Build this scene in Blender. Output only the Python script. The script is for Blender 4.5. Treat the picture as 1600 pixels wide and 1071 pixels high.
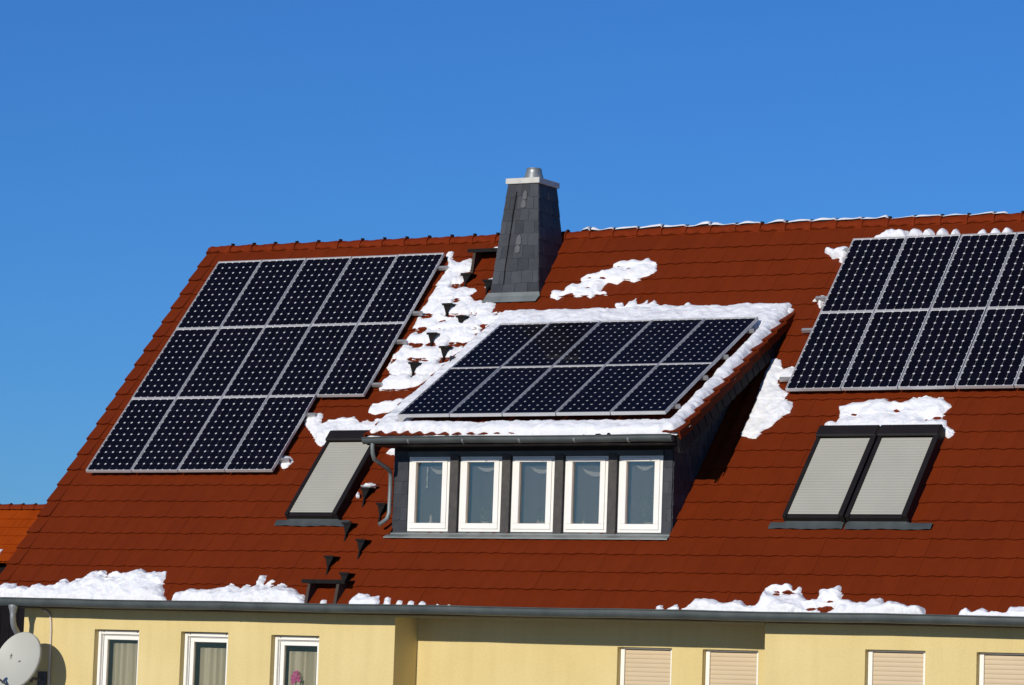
import bpy, math, random
import numpy as np
from mathutils import Matrix, Vector, Euler

random.seed(7)
rng = np.random.default_rng(7)
for o in list(bpy.data.objects):
    bpy.data.objects.remove(o)
scene = bpy.context.scene
col = scene.collection
R_ = math.radians

# ------------------------------------------------------------------ camera
cam_d = bpy.data.cameras.new("camera")
cam = bpy.data.objects.new("camera", cam_d)
col.objects.link(cam)
CAM = Vector((30.964, -40.064, -1.252))
yaw, pit, rol = 0.51114947, 0.1032064, 0.03390942
fw = Vector((-math.sin(yaw) * math.cos(pit), math.cos(yaw) * math.cos(pit), math.sin(pit)))
r0 = Vector((math.cos(yaw), math.sin(yaw), 0))
u0 = r0.cross(fw)
rr = r0 * math.cos(rol) + u0 * math.sin(rol)
uu = -r0 * math.sin(rol) + u0 * math.cos(rol)
m = Matrix((rr, uu, -fw)).transposed().to_4x4()
m.translation = CAM
cam.matrix_world = m
cam_d.sensor_width = 36.0
cam_d.lens = 5439.94 / 1600 * 36
cam_d.clip_start = 0.5
cam_d.clip_end = 6000
scene.camera = cam

# ------------------------------------------------------------------ sky, sun, exposure
SUN_EL, SUN_AZ = R_(17.6), R_(1.2)          # azimuth measured from straight in front of the facade, towards the left
world = bpy.data.worlds.new("World")
scene.world = world
world.use_nodes = True
nt = world.node_tree
bg = nt.nodes["Background"]
sky = nt.nodes.new("ShaderNodeTexSky")
sky.sky_type = 'NISHITA'
sky.sun_disc = False
sky.sun_elevation = SUN_EL
sky.sun_rotation = math.pi + SUN_AZ
sky.altitude = 0
sky.air_density = 1.0
sky.dust_density = 0.0
sky.ozone_density = 8.0
grade = nt.nodes.new("ShaderNodeMix")            # the whole sky a deeper, polarised blue
grade.data_type = 'RGBA'
grade.blend_type = 'MULTIPLY'
grade.inputs[0].default_value = 1.0
grade.inputs[7].default_value = (0.465, 0.705, 0.955, 1)
nt.links.new(sky.outputs[0], grade.inputs[6])
nt.links.new(grade.outputs[2], bg.inputs[0])
bg.inputs[1].default_value = 0.10
sd = bpy.data.lights.new("sun", 'SUN')
sd.energy = 3.6
sd.angle = R_(0.53)
sd.color = (1.0, 0.93, 0.82)
sun = bpy.data.objects.new("sun", sd)
col.objects.link(sun)
to_sun = Vector((-math.sin(SUN_AZ) * math.cos(SUN_EL), -math.cos(SUN_AZ) * math.cos(SUN_EL), math.sin(SUN_EL)))
sun.rotation_euler = to_sun.to_track_quat('Z', 'Y').to_euler()
sun.location = (0, -30, 30)
scene.view_settings.view_transform = 'Standard'
scene.view_settings.look = 'None'
scene.view_settings.gamma = 1.0
scene.view_settings.exposure = 0.0
scene.view_settings.use_curve_mapping = False
scene.render.engine = 'CYCLES'
scene.render.resolution_x, scene.render.resolution_y = 1024, 685

# ------------------------------------------------------------------ helpers
class MB:
    def __init__(s):
        s.v, s.f = [], []
    def add(s, vs, fs):
        n = len(s.v)
        s.v += [tuple(p) for p in vs]
        s.f += [tuple(i + n for i in f) for f in fs]
        return s
    def quad(s, a, b, c, d):
        return s.add([a, b, c, d], [(0, 1, 2, 3)])
    def box(s, x0, x1, y0, y1, z0, z1, M=None):
        vs = [(x0, y0, z0), (x1, y0, z0), (x1, y1, z0), (x0, y1, z0), (x0, y0, z1), (x1, y0, z1), (x1, y1, z1), (x0, y1, z1)]
        if M is not None:
            vs = [tuple(M @ Vector(p)) for p in vs]
        return s.add(vs, [(0, 3, 2, 1), (4, 5, 6, 7), (0, 1, 5, 4), (1, 2, 6, 5), (2, 3, 7, 6), (3, 0, 4, 7)])
    def prism(s, poly, a, b):
        """poly: list of 3D points, extruded by vector from a to b offsets"""
        n = len(poly)
        vs = [tuple(Vector(p) + Vector(a)) for p in poly] + [tuple(Vector(p) + Vector(b)) for p in poly]
        fs = [tuple(range(n))[::-1], tuple(range(n, 2 * n))]
        for i in range(n):
            j = (i + 1) % n
            fs.append((i, j, n + j, n + i))
        return s.add(vs, fs)
    def tube(s, path, r, seg=10, caps=True):
        rs = r if isinstance(r, (list, tuple)) else [r] * len(path)
        P = [Vector(p) for p in path]
        ref = Vector((0, 0, 1)) if abs((P[-1] - P[0]).normalized().z) < 0.9 else Vector((1, 0, 0))
        rings = []
        for i, p in enumerate(P):
            t = (P[min(i + 1, len(P) - 1)] - P[max(i - 1, 0)]).normalized()
            a = t.cross(ref).normalized()
            b = t.cross(a)
            rings.append([p + (a * math.cos(2 * math.pi * k / seg) + b * math.sin(2 * math.pi * k / seg)) * rs[i] for k in range(seg)])
        vs = [q for ring in rings for q in ring]
        fs = []
        for i in range(len(P) - 1):
            for k in range(seg):
                k2 = (k + 1) % seg
                fs.append((i * seg + k, i * seg + k2, (i + 1) * seg + k2, (i + 1) * seg + k))
        if caps:
            fs.append(tuple(range(seg))[::-1])
            fs.append(tuple((len(P) - 1) * seg + k for k in range(seg)))
        return s.add(vs, fs)
    def mesh(s, name, mat, smooth=False):
        me = bpy.data.meshes.new(name)
        me.from_pydata(s.v, [], s.f)
        me.validate()
        me.update()
        if mat is not None:
            me.materials.append(mat)
        if smooth:
            me.polygons.foreach_set('use_smooth', [True] * len(me.polygons))
        return me
    def build(s, name, mat, parent=None, smooth=False, bevel=0.0, inv=True):
        o = obj(name, s.mesh(name, mat, smooth), parent, inv)
        if bevel:
            b = o.modifiers.new('bevel', 'BEVEL')
            b.width = bevel
            b.segments = 2
            b.limit_method = 'ANGLE'
        if smooth:
            auto_smooth(o)
        return o

def auto_smooth(o, ang=0.7):
    me = o.data
    import bmesh
    bm = bmesh.new()
    bm.from_mesh(me)
    for e in bm.edges:
        if len(e.link_faces) == 2 and e.calc_face_angle(0) > ang:
            e.smooth = False
    bm.to_mesh(me)
    bm.free()

ORG = {}
def obj(name, data, parent=None, inv=True):
    """inv=True: mesh is in world coordinates, so undo the parent's translation"""
    o = bpy.data.objects.new(name, data)
    col.objects.link(o)
    if parent is not None:
        o.parent = parent
        if inv:
            o.matrix_parent_inverse = Matrix.Translation(-ORG.get(parent.name, Vector((0, 0, 0))))
    return o
def tag(o, label=None, cat=None, group=None, kind=None):
    if label: o['label'] = label
    if cat: o['category'] = cat
    if group: o['group'] = group
    if kind: o['kind'] = kind
    return o
def thing(name, loc, label, cat, group=None):
    o = bpy.data.objects.new(name, None)
    o.empty_display_size = 0.2
    col.objects.link(o)
    o.location = loc
    ORG[o.name] = Vector(loc)
    return tag(o, label, cat, group)

# value noise on arrays --------------------------------------------------------
_lat = rng.random((256, 256)) * 2 - 1
def vnoise(x, y, seed=0):
    x = np.asarray(x, float) + seed * 17.31
    y = np.asarray(y, float) + seed * 9.77
    xi, yi = np.floor(x).astype(int), np.floor(y).astype(int)
    fx, fy = x - xi, y - yi
    fx = fx * fx * (3 - 2 * fx)
    fy = fy * fy * (3 - 2 * fy)
    a = _lat[xi % 256, yi % 256]; b = _lat[(xi + 1) % 256, yi % 256]
    c = _lat[xi % 256, (yi + 1) % 256]; d = _lat[(xi + 1) % 256, (yi + 1) % 256]
    return (a * (1 - fx) + b * fx) * (1 - fy) + (c * (1 - fx) + d * fx) * fy
def fbm(x, y, w, octs=3, seed=0):
    t, a = 0, 1.0
    for k in range(octs):
        t = t + a * vnoise(np.asarray(x) / w, np.asarray(y) / w, seed + k)
        w *= 0.5
        a *= 0.55
    return t

# ------------------------------------------------------------------ materials
def mat(name):
    mt = bpy.data.materials.new(name)
    mt.use_nodes = True
    n = mt.node_tree.nodes
    b = n['Principled BSDF']
    return mt, mt.node_tree, b
def ramp2(t, fac, c0, c1, p0=0.3, p1=0.7):
    r = t.nodes.new('ShaderNodeValToRGB')
    r.color_ramp.elements[0].position = p0
    r.color_ramp.elements[1].position = p1
    r.color_ramp.elements[0].color = (*c0, 1)
    r.color_ramp.elements[1].color = (*c1, 1)
    t.links.new(fac, r.inputs[0])
    return r.outputs[0]
def noise(t, scale, detail=4, vec=None, dim=None):
    n = t.nodes.new('ShaderNodeTexNoise')
    n.inputs['Scale'].default_value = scale
    n.inputs['Detail'].default_value = detail
    if vec is not None:
        t.links.new(vec, n.inputs['Vector'])
    return n.outputs[0]
def pos(t):
    return t.nodes.new('ShaderNodeNewGeometry').outputs['Position']
def bump(t, b, h, strength=0.3, dist=0.01):
    n = t.nodes.new('ShaderNodeBump')
    n.inputs['Strength'].default_value = strength
    n.inputs['Distance'].default_value = dist
    t.links.new(h, n.inputs['Height'])
    t.links.new(n.outputs[0], b.inputs['Normal'])
def simple(name, c0, c1=None, rough=0.6, metal=0.0, scale=6.0, bs=0.0, bscale=60.0, spec=None):
    mt, t, b = mat(name)
    c1 = c1 or tuple(min(1, x * 1.25) for x in c0)
    p = pos(t)
    t.links.new(ramp2(t, noise(t, scale, 5, p), c0, c1), b.inputs['Base Color'])
    b.inputs['Roughness'].default_value = rough
    b.inputs['Metallic'].default_value = metal
    if spec is not None:
        b.inputs['Specular IOR Level'].default_value = spec
    if bs:
        bump(t, b, noise(t, bscale, 3, p), bs, 0.005)
    return mt

def tile_material(name, c0, c1, cw, cg, sinth, costh):
    """per-tile tone from the tile's own cell on the roof, plus blotches and grain"""
    mt, t, b = mat(name)
    p = pos(t)
    sep = t.nodes.new('ShaderNodeSeparateXYZ')
    t.links.new(p, sep.inputs[0])
    def math_(op, a, bb=None, v=None):
        n = t.nodes.new('ShaderNodeMath')
        n.operation = op
        t.links.new(a, n.inputs[0])
        if bb is not None: t.links.new(bb, n.inputs[1])
        if v is not None: n.inputs[1].default_value = v
        return n.outputs[0]
    s = math_('ADD', math_('MULTIPLY', sep.outputs[1], v=costh), math_('MULTIPLY', sep.outputs[2], v=sinth))
    iu = math_('FLOOR', math_('DIVIDE', sep.outputs[0], v=cw))
    is_ = math_('FLOOR', math_('DIVIDE', s, v=cg))
    cmb = t.nodes.new('ShaderNodeCombineXYZ')
    t.links.new(iu, cmb.inputs[0]); t.links.new(is_, cmb.inputs[1])
    wn = t.nodes.new('ShaderNodeTexWhiteNoise')
    wn.noise_dimensions = '2D'
    t.links.new(cmb.outputs[0], wn.inputs['Vector'])
    big = noise(t, 0.55, 3, p)
    mid = noise(t, 7.0, 5, p)
    a = math_('MULTIPLY', wn.outputs[0], v=0.15)
    bq = math_('MULTIPLY', big, v=0.40)
    cq = math_('MULTIPLY', mid, v=0.40)
    tot = math_('ADD', math_('ADD', a, bq), cq)
    base = ramp2(t, tot, c0, c1, 0.25, 0.70)
    # sparse lichen / dirt specks
    sp = noise(t, 55.0, 2, p)
    spr = ramp2(t, sp, (0, 0, 0), (1, 1, 1), 0.66, 0.74)
    mx = t.nodes.new('ShaderNodeMix')
    mx.data_type = 'RGBA'
    t.links.new(math_('MULTIPLY', spr, v=0.35), mx.inputs[0])
    t.links.new(base, mx.inputs[6])
    mx.inputs[7].default_value = (c0[0] * 0.55, c0[1] * 0.8 + 0.004, c0[2] * 0.8 + 0.003, 1)
    t.links.new(mx.outputs[2], b.inputs['Base Color'])
    b.inputs['Roughness'].default_value = 0.75
    b.inputs['Specular IOR Level'].default_value = 0.12
    bump(t, b, noise(t, 90.0, 3, p), 0.25, 0.004)
    return mt

TH = 0.82628053
PHI = 0.51316582
cT, sT, cP, sP = math.cos(TH), math.sin(TH), math.cos(PHI), math.sin(PHI)
TW, TG = 0.205, 0.334          # tile cover width and course gauge
M = {}
M['tile'] = tile_material('clay_tile', (0.130, 0.0168, 0.0016), (0.166, 0.0225, 0.0022), TW, TG, sT, cT)
M['ridge'] = simple('ridge_clay', (0.150, 0.0190, 0.0035), (0.190, 0.026, 0.0050), 0.8, scale=9, bs=0.2, spec=0.08)
M['tile_orange'] = simple('orange_clay', (0.27, 0.036, 0.0012), (0.33, 0.050, 0.0022), 0.8, scale=1.5, bs=0.2, spec=0.08)
M['deck'] = simple('roof_boarding', (0.05, 0.04, 0.035), rough=0.9)
M['plaster_in'] = simple('inner_plaster', (0.78, 0.77, 0.75), (0.82, 0.81, 0.79), rough=0.95)
M['stucco'] = None
def stucco():
    mt, t, b = mat('yellow_stucco')
    p = pos(t)
    c = ramp2(t, noise(t, 1.3, 5, p), (0.685, 0.548, 0.250), (0.735, 0.595, 0.285))
    mx = t.nodes.new('ShaderNodeMix'); mx.data_type = 'RGBA'; mx.blend_type = 'MULTIPLY'
    mx.inputs[0].default_value = 1
    t.links.new(c, mx.inputs[6])
    t.links.new(ramp2(t, noise(t, 45, 4, p), (0.90, 0.895, 0.88), (1, 1, 1)), mx.inputs[7])
    t.links.new(mx.outputs[2], b.inputs['Base Color'])
    b.inputs['Roughness'].default_value = 0.95
    b.inputs['Specular IOR Level'].default_value = 0.1
    mx.inputs[0].default_value = 0.9
    mp = t.nodes.new('ShaderNodeMapping')              # faint run-off streaks
    mp.inputs['Scale'].default_value = (7, 7, 0.45)
    t.links.new(p, mp.inputs['Vector'])
    m2 = t.nodes.new('ShaderNodeMix'); m2.data_type = 'RGBA'; m2.blend_type = 'MULTIPLY'
    m2.inputs[0].default_value = 1
    t.links.new(mx.outputs[2], m2.inputs[6])
    t.links.new(ramp2(t, noise(t, 1.0, 6, mp.outputs[0]), (0.955, 0.95, 0.94), (1, 1, 1), 0.30, 0.55), m2.inputs[7])
    t.links.new(m2.outputs[2], b.inputs['Base Color'])
    bump(t, b, noise(t, 120, 3, p), 0.5, 0.004)
    return mt
M['stucco'] = stucco()
M['zinc'] = simple('zinc', (0.058, 0.070, 0.070), (0.092, 0.106, 0.104), 0.5, 0.35, scale=4)
M['zinc_light'] = simple('bright_zinc', (0.26, 0.275, 0.27), (0.36, 0.375, 0.37), 0.42, 0.5, scale=8)
M['apron'] = simple('weathered_zinc', (0.15, 0.17, 0.165), (0.24, 0.265, 0.255), 0.5, 0.25, scale=3)
M['alu'] = simple('aluminium', (0.56, 0.56, 0.56), (0.64, 0.64, 0.64), 0.45, 0.35, scale=5)
M['rail'] = simple('rail_aluminium', (0.40, 0.40, 0.40), (0.5, 0.5, 0.5), 0.42, 0.6, scale=5)
M['white'] = simple('white_frame', (0.83, 0.81, 0.75), (0.88, 0.86, 0.80), 0.4, scale=3)
M['dark'] = simple('dark_brown_metal', (0.011, 0.009, 0.009), (0.016, 0.013, 0.013), 0.6, scale=4, spec=0.2)
M['black'] = simple('black_steel', (0.0045, 0.004, 0.004), (0.010, 0.008, 0.007), 0.7, scale=12, spec=0.15)
M['brownboard'] = simple('dark_timber', (0.035, 0.022, 0.015), (0.05, 0.032, 0.022), 0.8, scale=8)
M['shutter'] = simple('grey_shutter', (0.385, 0.375, 0.315), (0.42, 0.41, 0.345), 0.5, scale=2)
M['beige'] = simple('beige_shutter', (0.555, 0.435, 0.275), (0.595, 0.47, 0.30), 0.55, scale=2)
M['concrete'] = simple('pale_concrete', (0.50, 0.49, 0.45), (0.60, 0.59, 0.54), 0.85, scale=10, bs=0.3)
M['dish'] = simple('dish_enamel', (0.43, 0.43, 0.37), (0.46, 0.46, 0.40), 0.5, scale=2)
M['grey'] = simple('grey_plastic', (0.085, 0.085, 0.08), rough=0.7, spec=0.15)
M['conduit'] = simple('pale_conduit', (0.60, 0.53, 0.45), rough=0.6)
M['backsheet'] = simple('white_backsheet', (0.54, 0.54, 0.56), (0.60, 0.60, 0.62), 0.7)
M['leaf'] = simple('leaf', (0.03, 0.075, 0.018), (0.05, 0.11, 0.03), 0.5, scale=30)
M['petal'] = simple('magenta_petal', (0.42, 0.02, 0.24), (0.62, 0.14, 0.44), 0.6, scale=40)
M['pot'] = simple('glazed_pot', (0.45, 0.42, 0.38), rough=0.4)
M['ground'] = simple('winter_grass', (0.07, 0.08, 0.04), (0.55, 0.57, 0.60), 0.95, scale=0.12)

def slate():
    mt, t, b = mat('slate')
    oi = t.nodes.new('ShaderNodeObjectInfo').outputs['Random']
    p = pos(t)
    n = t.nodes.new('ShaderNodeMath'); n.operation = 'ADD'
    a = t.nodes.new('ShaderNodeMath'); a.operation = 'MULTIPLY'; a.inputs[1].default_value = 0.55
    t.links.new(oi, a.inputs[0])
    c = t.nodes.new('ShaderNodeMath'); c.operation = 'MULTIPLY'; c.inputs[1].default_value = 0.6
    t.links.new(noise(t, 9, 5, p), c.inputs[0])
    t.links.new(a.outputs[0], n.inputs[0]); t.links.new(c.outputs[0], n.inputs[1])
    t.links.new(ramp2(t, n.outputs[0], (0.026, 0.029, 0.036), (0.060, 0.065, 0.076), 0.2, 0.9), b.inputs['Base Color'])
    b.inputs['Roughness'].default_value = 0.6
    b.inputs['Specular IOR Level'].default_value = 0.2
    bump(t, b, noise(t, 40, 4, p), 0.3, 0.005)
    return mt
M['slate'] = slate()
M['shaded_slate'] = simple('shaded_slate', (0.012, 0.012, 0.013), (0.026, 0.024, 0.024), 0.7, scale=9, spec=0.15)  # slate darkened to carry the shade below the dormer verge

def snow_mat():
    mt, t, b = mat('snow')
    p = pos(t)
    t.links.new(ramp2(t, noise(t, 5, 5, p), (0.76, 0.775, 0.80), (0.85, 0.86, 0.875)), b.inputs['Base Color'])
    b.inputs['Roughness'].default_value = 0.75
    b.inputs['Specular IOR Level'].default_value = 0.2
    b.inputs['Subsurface Weight'].default_value = 0.4
    b.inputs['Subsurface Radius'].default_value = (0.02, 0.025, 0.03)
    b.inputs['Subsurface Scale'].default_value = 0.6
    bump(t, b, noise(t, 36, 7, p), 0.26, 0.02)
    return mt
M['snow'] = snow_mat()

def cell_mat():
    mt, t, b = mat('silicon_cell')
    oi = t.nodes.new('ShaderNodeObjectInfo').outputs['Random']
    t.links.new(ramp2(t, oi, (0.0026, 0.0022, 0.0045), (0.0046, 0.0038, 0.0085), 0.0, 1.0), b.inputs['Base Color'])
    b.inputs['Roughness'].default_value = 0.45
    b.inputs['Specular IOR Level'].default_value = 0.06
    return mt
M['cell'] = cell_mat()

def pane_mat(name, k, tint=(1, 1, 1), rough=0.02, ior=1.5, wav=0.0, coat=(1, 1, 1)):
    """clear pane: transparent, with a Fresnel reflection on top"""
    mt = bpy.data.materials.new(name)
    mt.use_nodes = True
    t = mt.node_tree
    for n in list(t.nodes):
        t.nodes.remove(n)
    out = t.nodes.new('ShaderNodeOutputMaterial')
    tr = t.nodes.new('ShaderNodeBsdfTransparent')
    tr.inputs[0].default_value = (*tint, 1)
    gl = t.nodes.new('ShaderNodeBsdfGlossy')
    gl.inputs['Roughness'].default_value = rough
    gl.inputs['Color'].default_value = (*coat, 1)
    fr = t.nodes.new('ShaderNodeFresnel')
    fr.inputs[0].default_value = ior
    mu = t.nodes.new('ShaderNodeMath'); mu.operation = 'MULTIPLY'; mu.use_clamp = True
    mu.inputs[1].default_value = k
    t.links.new(fr.outputs[0], mu.inputs[0])
    mx = t.nodes.new('ShaderNodeMixShader')
    t.links.new(mu.outputs[0], mx.inputs[0])
    t.links.new(tr.outputs[0], mx.inputs[1])
    t.links.new(gl.outputs[0], mx.inputs[2])
    t.links.new(mx.outputs[0], out.inputs[0])
    if wav:
        bp = t.nodes.new('ShaderNodeBump')
        bp.inputs['Strength'].default_value = wav
        bp.inputs['Distance'].default_value = 0.01
        t.links.new(noise(t, 2.5, 2, pos(t)), bp.inputs['Height'])
        t.links.new(bp.outputs[0], gl.inputs['Normal'])
    return mt
M['solar_glass'] = pane_mat('solar_glass', 0.022, rough=0.05)
M['glass'] = pane_mat('window_glass', 3.2, (0.86, 0.85, 0.83), wav=0.05, coat=(1.0, 0.89, 0.77))
M['glass_low'] = pane_mat('window_glass_low', 1.1, (0.86, 0.85, 0.81), wav=0.05, coat=(1.0, 0.90, 0.78))
def lace(name, c, tr):
    mt = bpy.data.materials.new(name)
    mt.use_nodes = True
    t = mt.node_tree
    b = t.nodes['Principled BSDF']
    b.inputs['Base Color'].default_value = (*c, 1)
    b.inputs['Roughness'].default_value = 0.9
    b.inputs['Alpha'].default_value = tr
    return mt
M['lace'] = lace('lace', (0.75, 0.78, 0.76), 0.50)
M['net'] = lace('added_net', (0.84, 0.80, 0.74), 0.175)
M['pilaster'] = simple('weathered_slate', (0.040, 0.037, 0.034), (0.066, 0.060, 0.055), 0.7, scale=14, bs=0.4)
M['curtain'] = lace('sheer_curtain', (0.60, 0.60, 0.52), 0.92)

# ------------------------------------------------------------------ frames of reference
# X runs along the eaves, Y into the house, Z up; (u, s, n) on the main roof, (u, t, n) on the dormer roof
def RP(u, s, n=0.0):
    return Vector((u, s * cT - n * sT, s * sT + n * cT))
DY, DZ = 0.41, 2.317                       # dormer eave line
def DP(u, t, n=0.0):
    return Vector((u, DY + t * cP - n * sP, DZ + t * sP + n * cP))
GROUND = -2.95
ROOF_L, RIDGE_S = 17.4, 7.858
RIDGE_Y, RIDGE_Z = RIDGE_S * cT, RIDGE_S * sT
BACK_Y = 2 * RIDGE_Y

# ------------------------------------------------------------------ ground
g = MB().quad((-700, -700, GROUND), (700, -700, GROUND), (700, 900, GROUND), (-700, 900, GROUND)).build('ground', M['ground'])
tag(g, kind='structure')

# ------------------------------------------------------------------ the house
house = thing('house', (8.7, 0.4, GROUND), 'yellow plastered house with red tiled roof, slated dormer and chimney', 'house')
WY, WR = 0.38, 0.98                        # front wall, recessed wall
WB = GROUND

def holed_wall(mb, x0, x1, z0, z1, y, holes, depth):
    xs = sorted({x0, x1, *[h[0] for h in holes], *[h[1] for h in holes]})
    zs = sorted({z0, z1, *[h[2] for h in holes], *[h[3] for h in holes]})
    for a, b in zip(xs, xs[1:]):
        for c, d in zip(zs, zs[1:]):
            if any(h[0] <= a and b <= h[1] and h[2] <= c and d <= h[3] for h in holes):
                continue
            mb.quad((a, y, c), (b, y, c), (b, y, d), (a, y, d))
    for a, b, c, d in holes:
        e = y + depth
        mb.quad((a, y, c), (a, e, c), (a, e, d), (a, y, d))
        mb.quad((b, y, c), (b, y, d), (b, e, d), (b, e, c))
        mb.quad((a, y, d), (a, e, d), (b, e, d), (b, y, d))
        mb.quad((a, y, c), (b, y, c), (b, e, c), (a, e, c))

WTOP = -0.125
left_holes = [(1.650, 2.420, -1.75, -0.405), (3.133, 3.925, -1.75, -0.408), (4.637, 5.418, -1.75, -0.425)]
rec_holes = [(9.700, 10.503, -1.75, -0.462), (10.951, 11.751, -1.75, -0.467)]
right_holes = [(13.507, 14.317, -1.75, -0.430), (14.996, 15.800, -1.75, -0.430)]
w = MB()
holed_wall(w, 0.40, 6.62, WB, WTOP, WY, left_holes, 0.24)
w.quad((6.62, WY, WB), (6.62, WR, WB), (6.62, WR, WTOP), (6.62, WY, WTOP))
holed_wall(w, 6.62, 12.12, WB, WTOP, WR, rec_holes, 0.24)
w.quad((12.12, WR, WB), (12.12, WY, WB), (12.12, WY, WTOP), (12.12, WR, WTOP))
holed_wall(w, 12.12, 17.0, WB, WTOP, WY, right_holes, 0.24)
for X in (0.40, 17.0):                     # gables
    w.add([(X, WY, WB), (X, BACK_Y - WY, WB), (X, BACK_Y - WY, 0.30), (X, RIDGE_Y, RIDGE_Z - 0.14), (X, WY, 0.30), (X, WY, WTOP)],
          [(0, 1, 2, 3, 4, 5)])
w.quad((0.40, BACK_Y - WY, WB), (17.0, BACK_Y - WY, WB), (17.0, BACK_Y - WY, 0.3), (0.40, BACK_Y - WY, 0.3))
w.build('wall', M['stucco'], house)
# floor of the attic and partitions (seen darkly through the panes)
MB().box(0.45, 16.95, 1.05, BACK_Y - 0.5, -0.10, 0.0).build('attic_floor', M['plaster_in'], house)
MB().box(0.45, 16.95, 3.4, 3.5, WB, -0.11).build('inner_wall', M['plaster_in'], house)
MB().box(6.15, 10.42, 3.6, 3.65, 0.02, 2.6).build('inner_wall', M['plaster_in'], house)
# soffit, fascia
sf = MB()
sf.box(0.02, ROOF_L - 0.02, 0.030, WR + 0.06, -0.122, -0.105)
sf.build('soffit', M['brownboard'], house)
MB().box(0.02, ROOF_L - 0.02, 0.004, 0.027, -0.125, -0.035).build('fascia_board', M['brownboard'], house)
MB().box(6.625, 12.115, WY - 0.035, WY - 0.01, -0.150, -0.1235).build('soffit_lath', M['stucco'], house)

# ---- gutter: half-round trough with a rolled lip
def trough(x0, x1, yc, zt, r, dep, seg=10, step=0.5):
    prof = [(yc - r, zt)] + [(yc - r * math.cos(math.pi * k / seg), zt - (dep - r) - r * math.sin(math.pi * k / seg)) for k in range(seg + 1)] + [(yc + r, zt + 0.005)]
    inn = [(yc + (y - yc) * 0.94, z + 0.004 if abs(y - yc) < r * 0.99 else z) for y, z in prof][::-1]
    ring = prof + inn
    n = len(ring)
    xs = list(np.linspace(x0, x1, max(2, int((x1 - x0) / step) + 1)))
    mb = MB()
    vs = [(x, y, z + 0.004 * math.sin(x * 1.9) + 0.002 * math.sin(x * 5.1)) for x in xs for (y, z) in ring]
    fs = []
    for i in range(len(xs) - 1):
        for k in range(n):
            k2 = (k + 1) % n
            fs.append((i * n + k, (i + 1) * n + k, (i + 1) * n + k2, i * n + k2))
    h = len(prof)
    for base in (0, (len(xs) - 1) * n):     # stop ends
        fs.append(tuple(base + k for k in range(h)))
    mb.add(vs, fs)
    lip = [(x, yc - r - 0.004, zt + 0.004 * math.sin(x * 1.9) + 0.002 * math.sin(x * 5.1)) for x in xs]
    mb.tube(lip, 0.010, 8)
    return mb
gutter = trough(-0.03, ROOF_L + 0.03, -0.065, -0.004, 0.070, 0.112).build('gutter', M['zinc'], house, smooth=True)
for i, x in enumerate(np.arange(1.1, ROOF_L, 3.02)):       # soldered joints
    b = MB()
    b.tube([(x - 0.016, -0.065, -0.042), (x + 0.016, -0.065, -0.042)], 0.0735, 20, caps=False)
    bb = MB()
    for f_ in b.f:
        if all(b.v[j][2] < -0.035 for j in f_):
            bb.add([b.v[j] for j in f_], [tuple(range(len(f_)))])
    bb.build('gutter_joint', M['zinc'], gutter, smooth=True)
    ORG[gutter.name] = Vector((0, 0, 0))
# ---- downpipe at the left corner
dp = MB()
dp.tube([(0.53, -0.065, -0.095), (0.53, -0.065, -0.125), (0.53, -0.065, -0.185), (0.53, -0.065, -0.215)], [0.070, 0.069, 0.050, 0.046], 16)
dp.tube([(0.53, -0.065, -0.19), (0.53, -0.063, -0.27), (0.525, -0.045, -0.345), (0.515, 0.0, -0.41), (0.505, 0.10, -0.50), (0.50, 0.20, -0.59), (0.50, 0.275, -0.68), (0.50, 0.295, -0.80), (0.50, 0.295, -2.9)],
        0.042, 16)
dp.build('downpipe', M['zinc_light'], house, smooth=True)
# ---- pale conduit running down the wall
cd = MB()
cd.tube([(0.70, 0.365, -0.150), (0.76, 0.362, -0.150), (0.82, 0.360, -0.170), (0.865, 0.360, -0.215), (0.885, 0.360, -0.28), (0.897, 0.360, -0.45), (0.905, 0.360, -1.2), (0.905, 0.360, -2.9)], 0.0145, 10)
cd.build('conduit', M['conduit'], house, smooth=True)

# ------------------------------------------------------------------ windows in the front wall
def ring(mb, x0, x1, z0, z1, wl, wr, wb, wt, y0, y1):
    mb.box(x0, x1, y0, y1, z0, z0 + wb)
    mb.box(x0, x1, y0, y1, z1 - wt, z1)
    mb.box(x0, x0 + wl, y0, y1, z0 + wb, z1 - wt)
    mb.box(x1 - wr, x1, y0, y1, z0 + wb, z1 - wt)
    return mb

def origin_child(o):
    ORG[o.name] = Vector((0, 0, 0))
    return o

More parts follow.
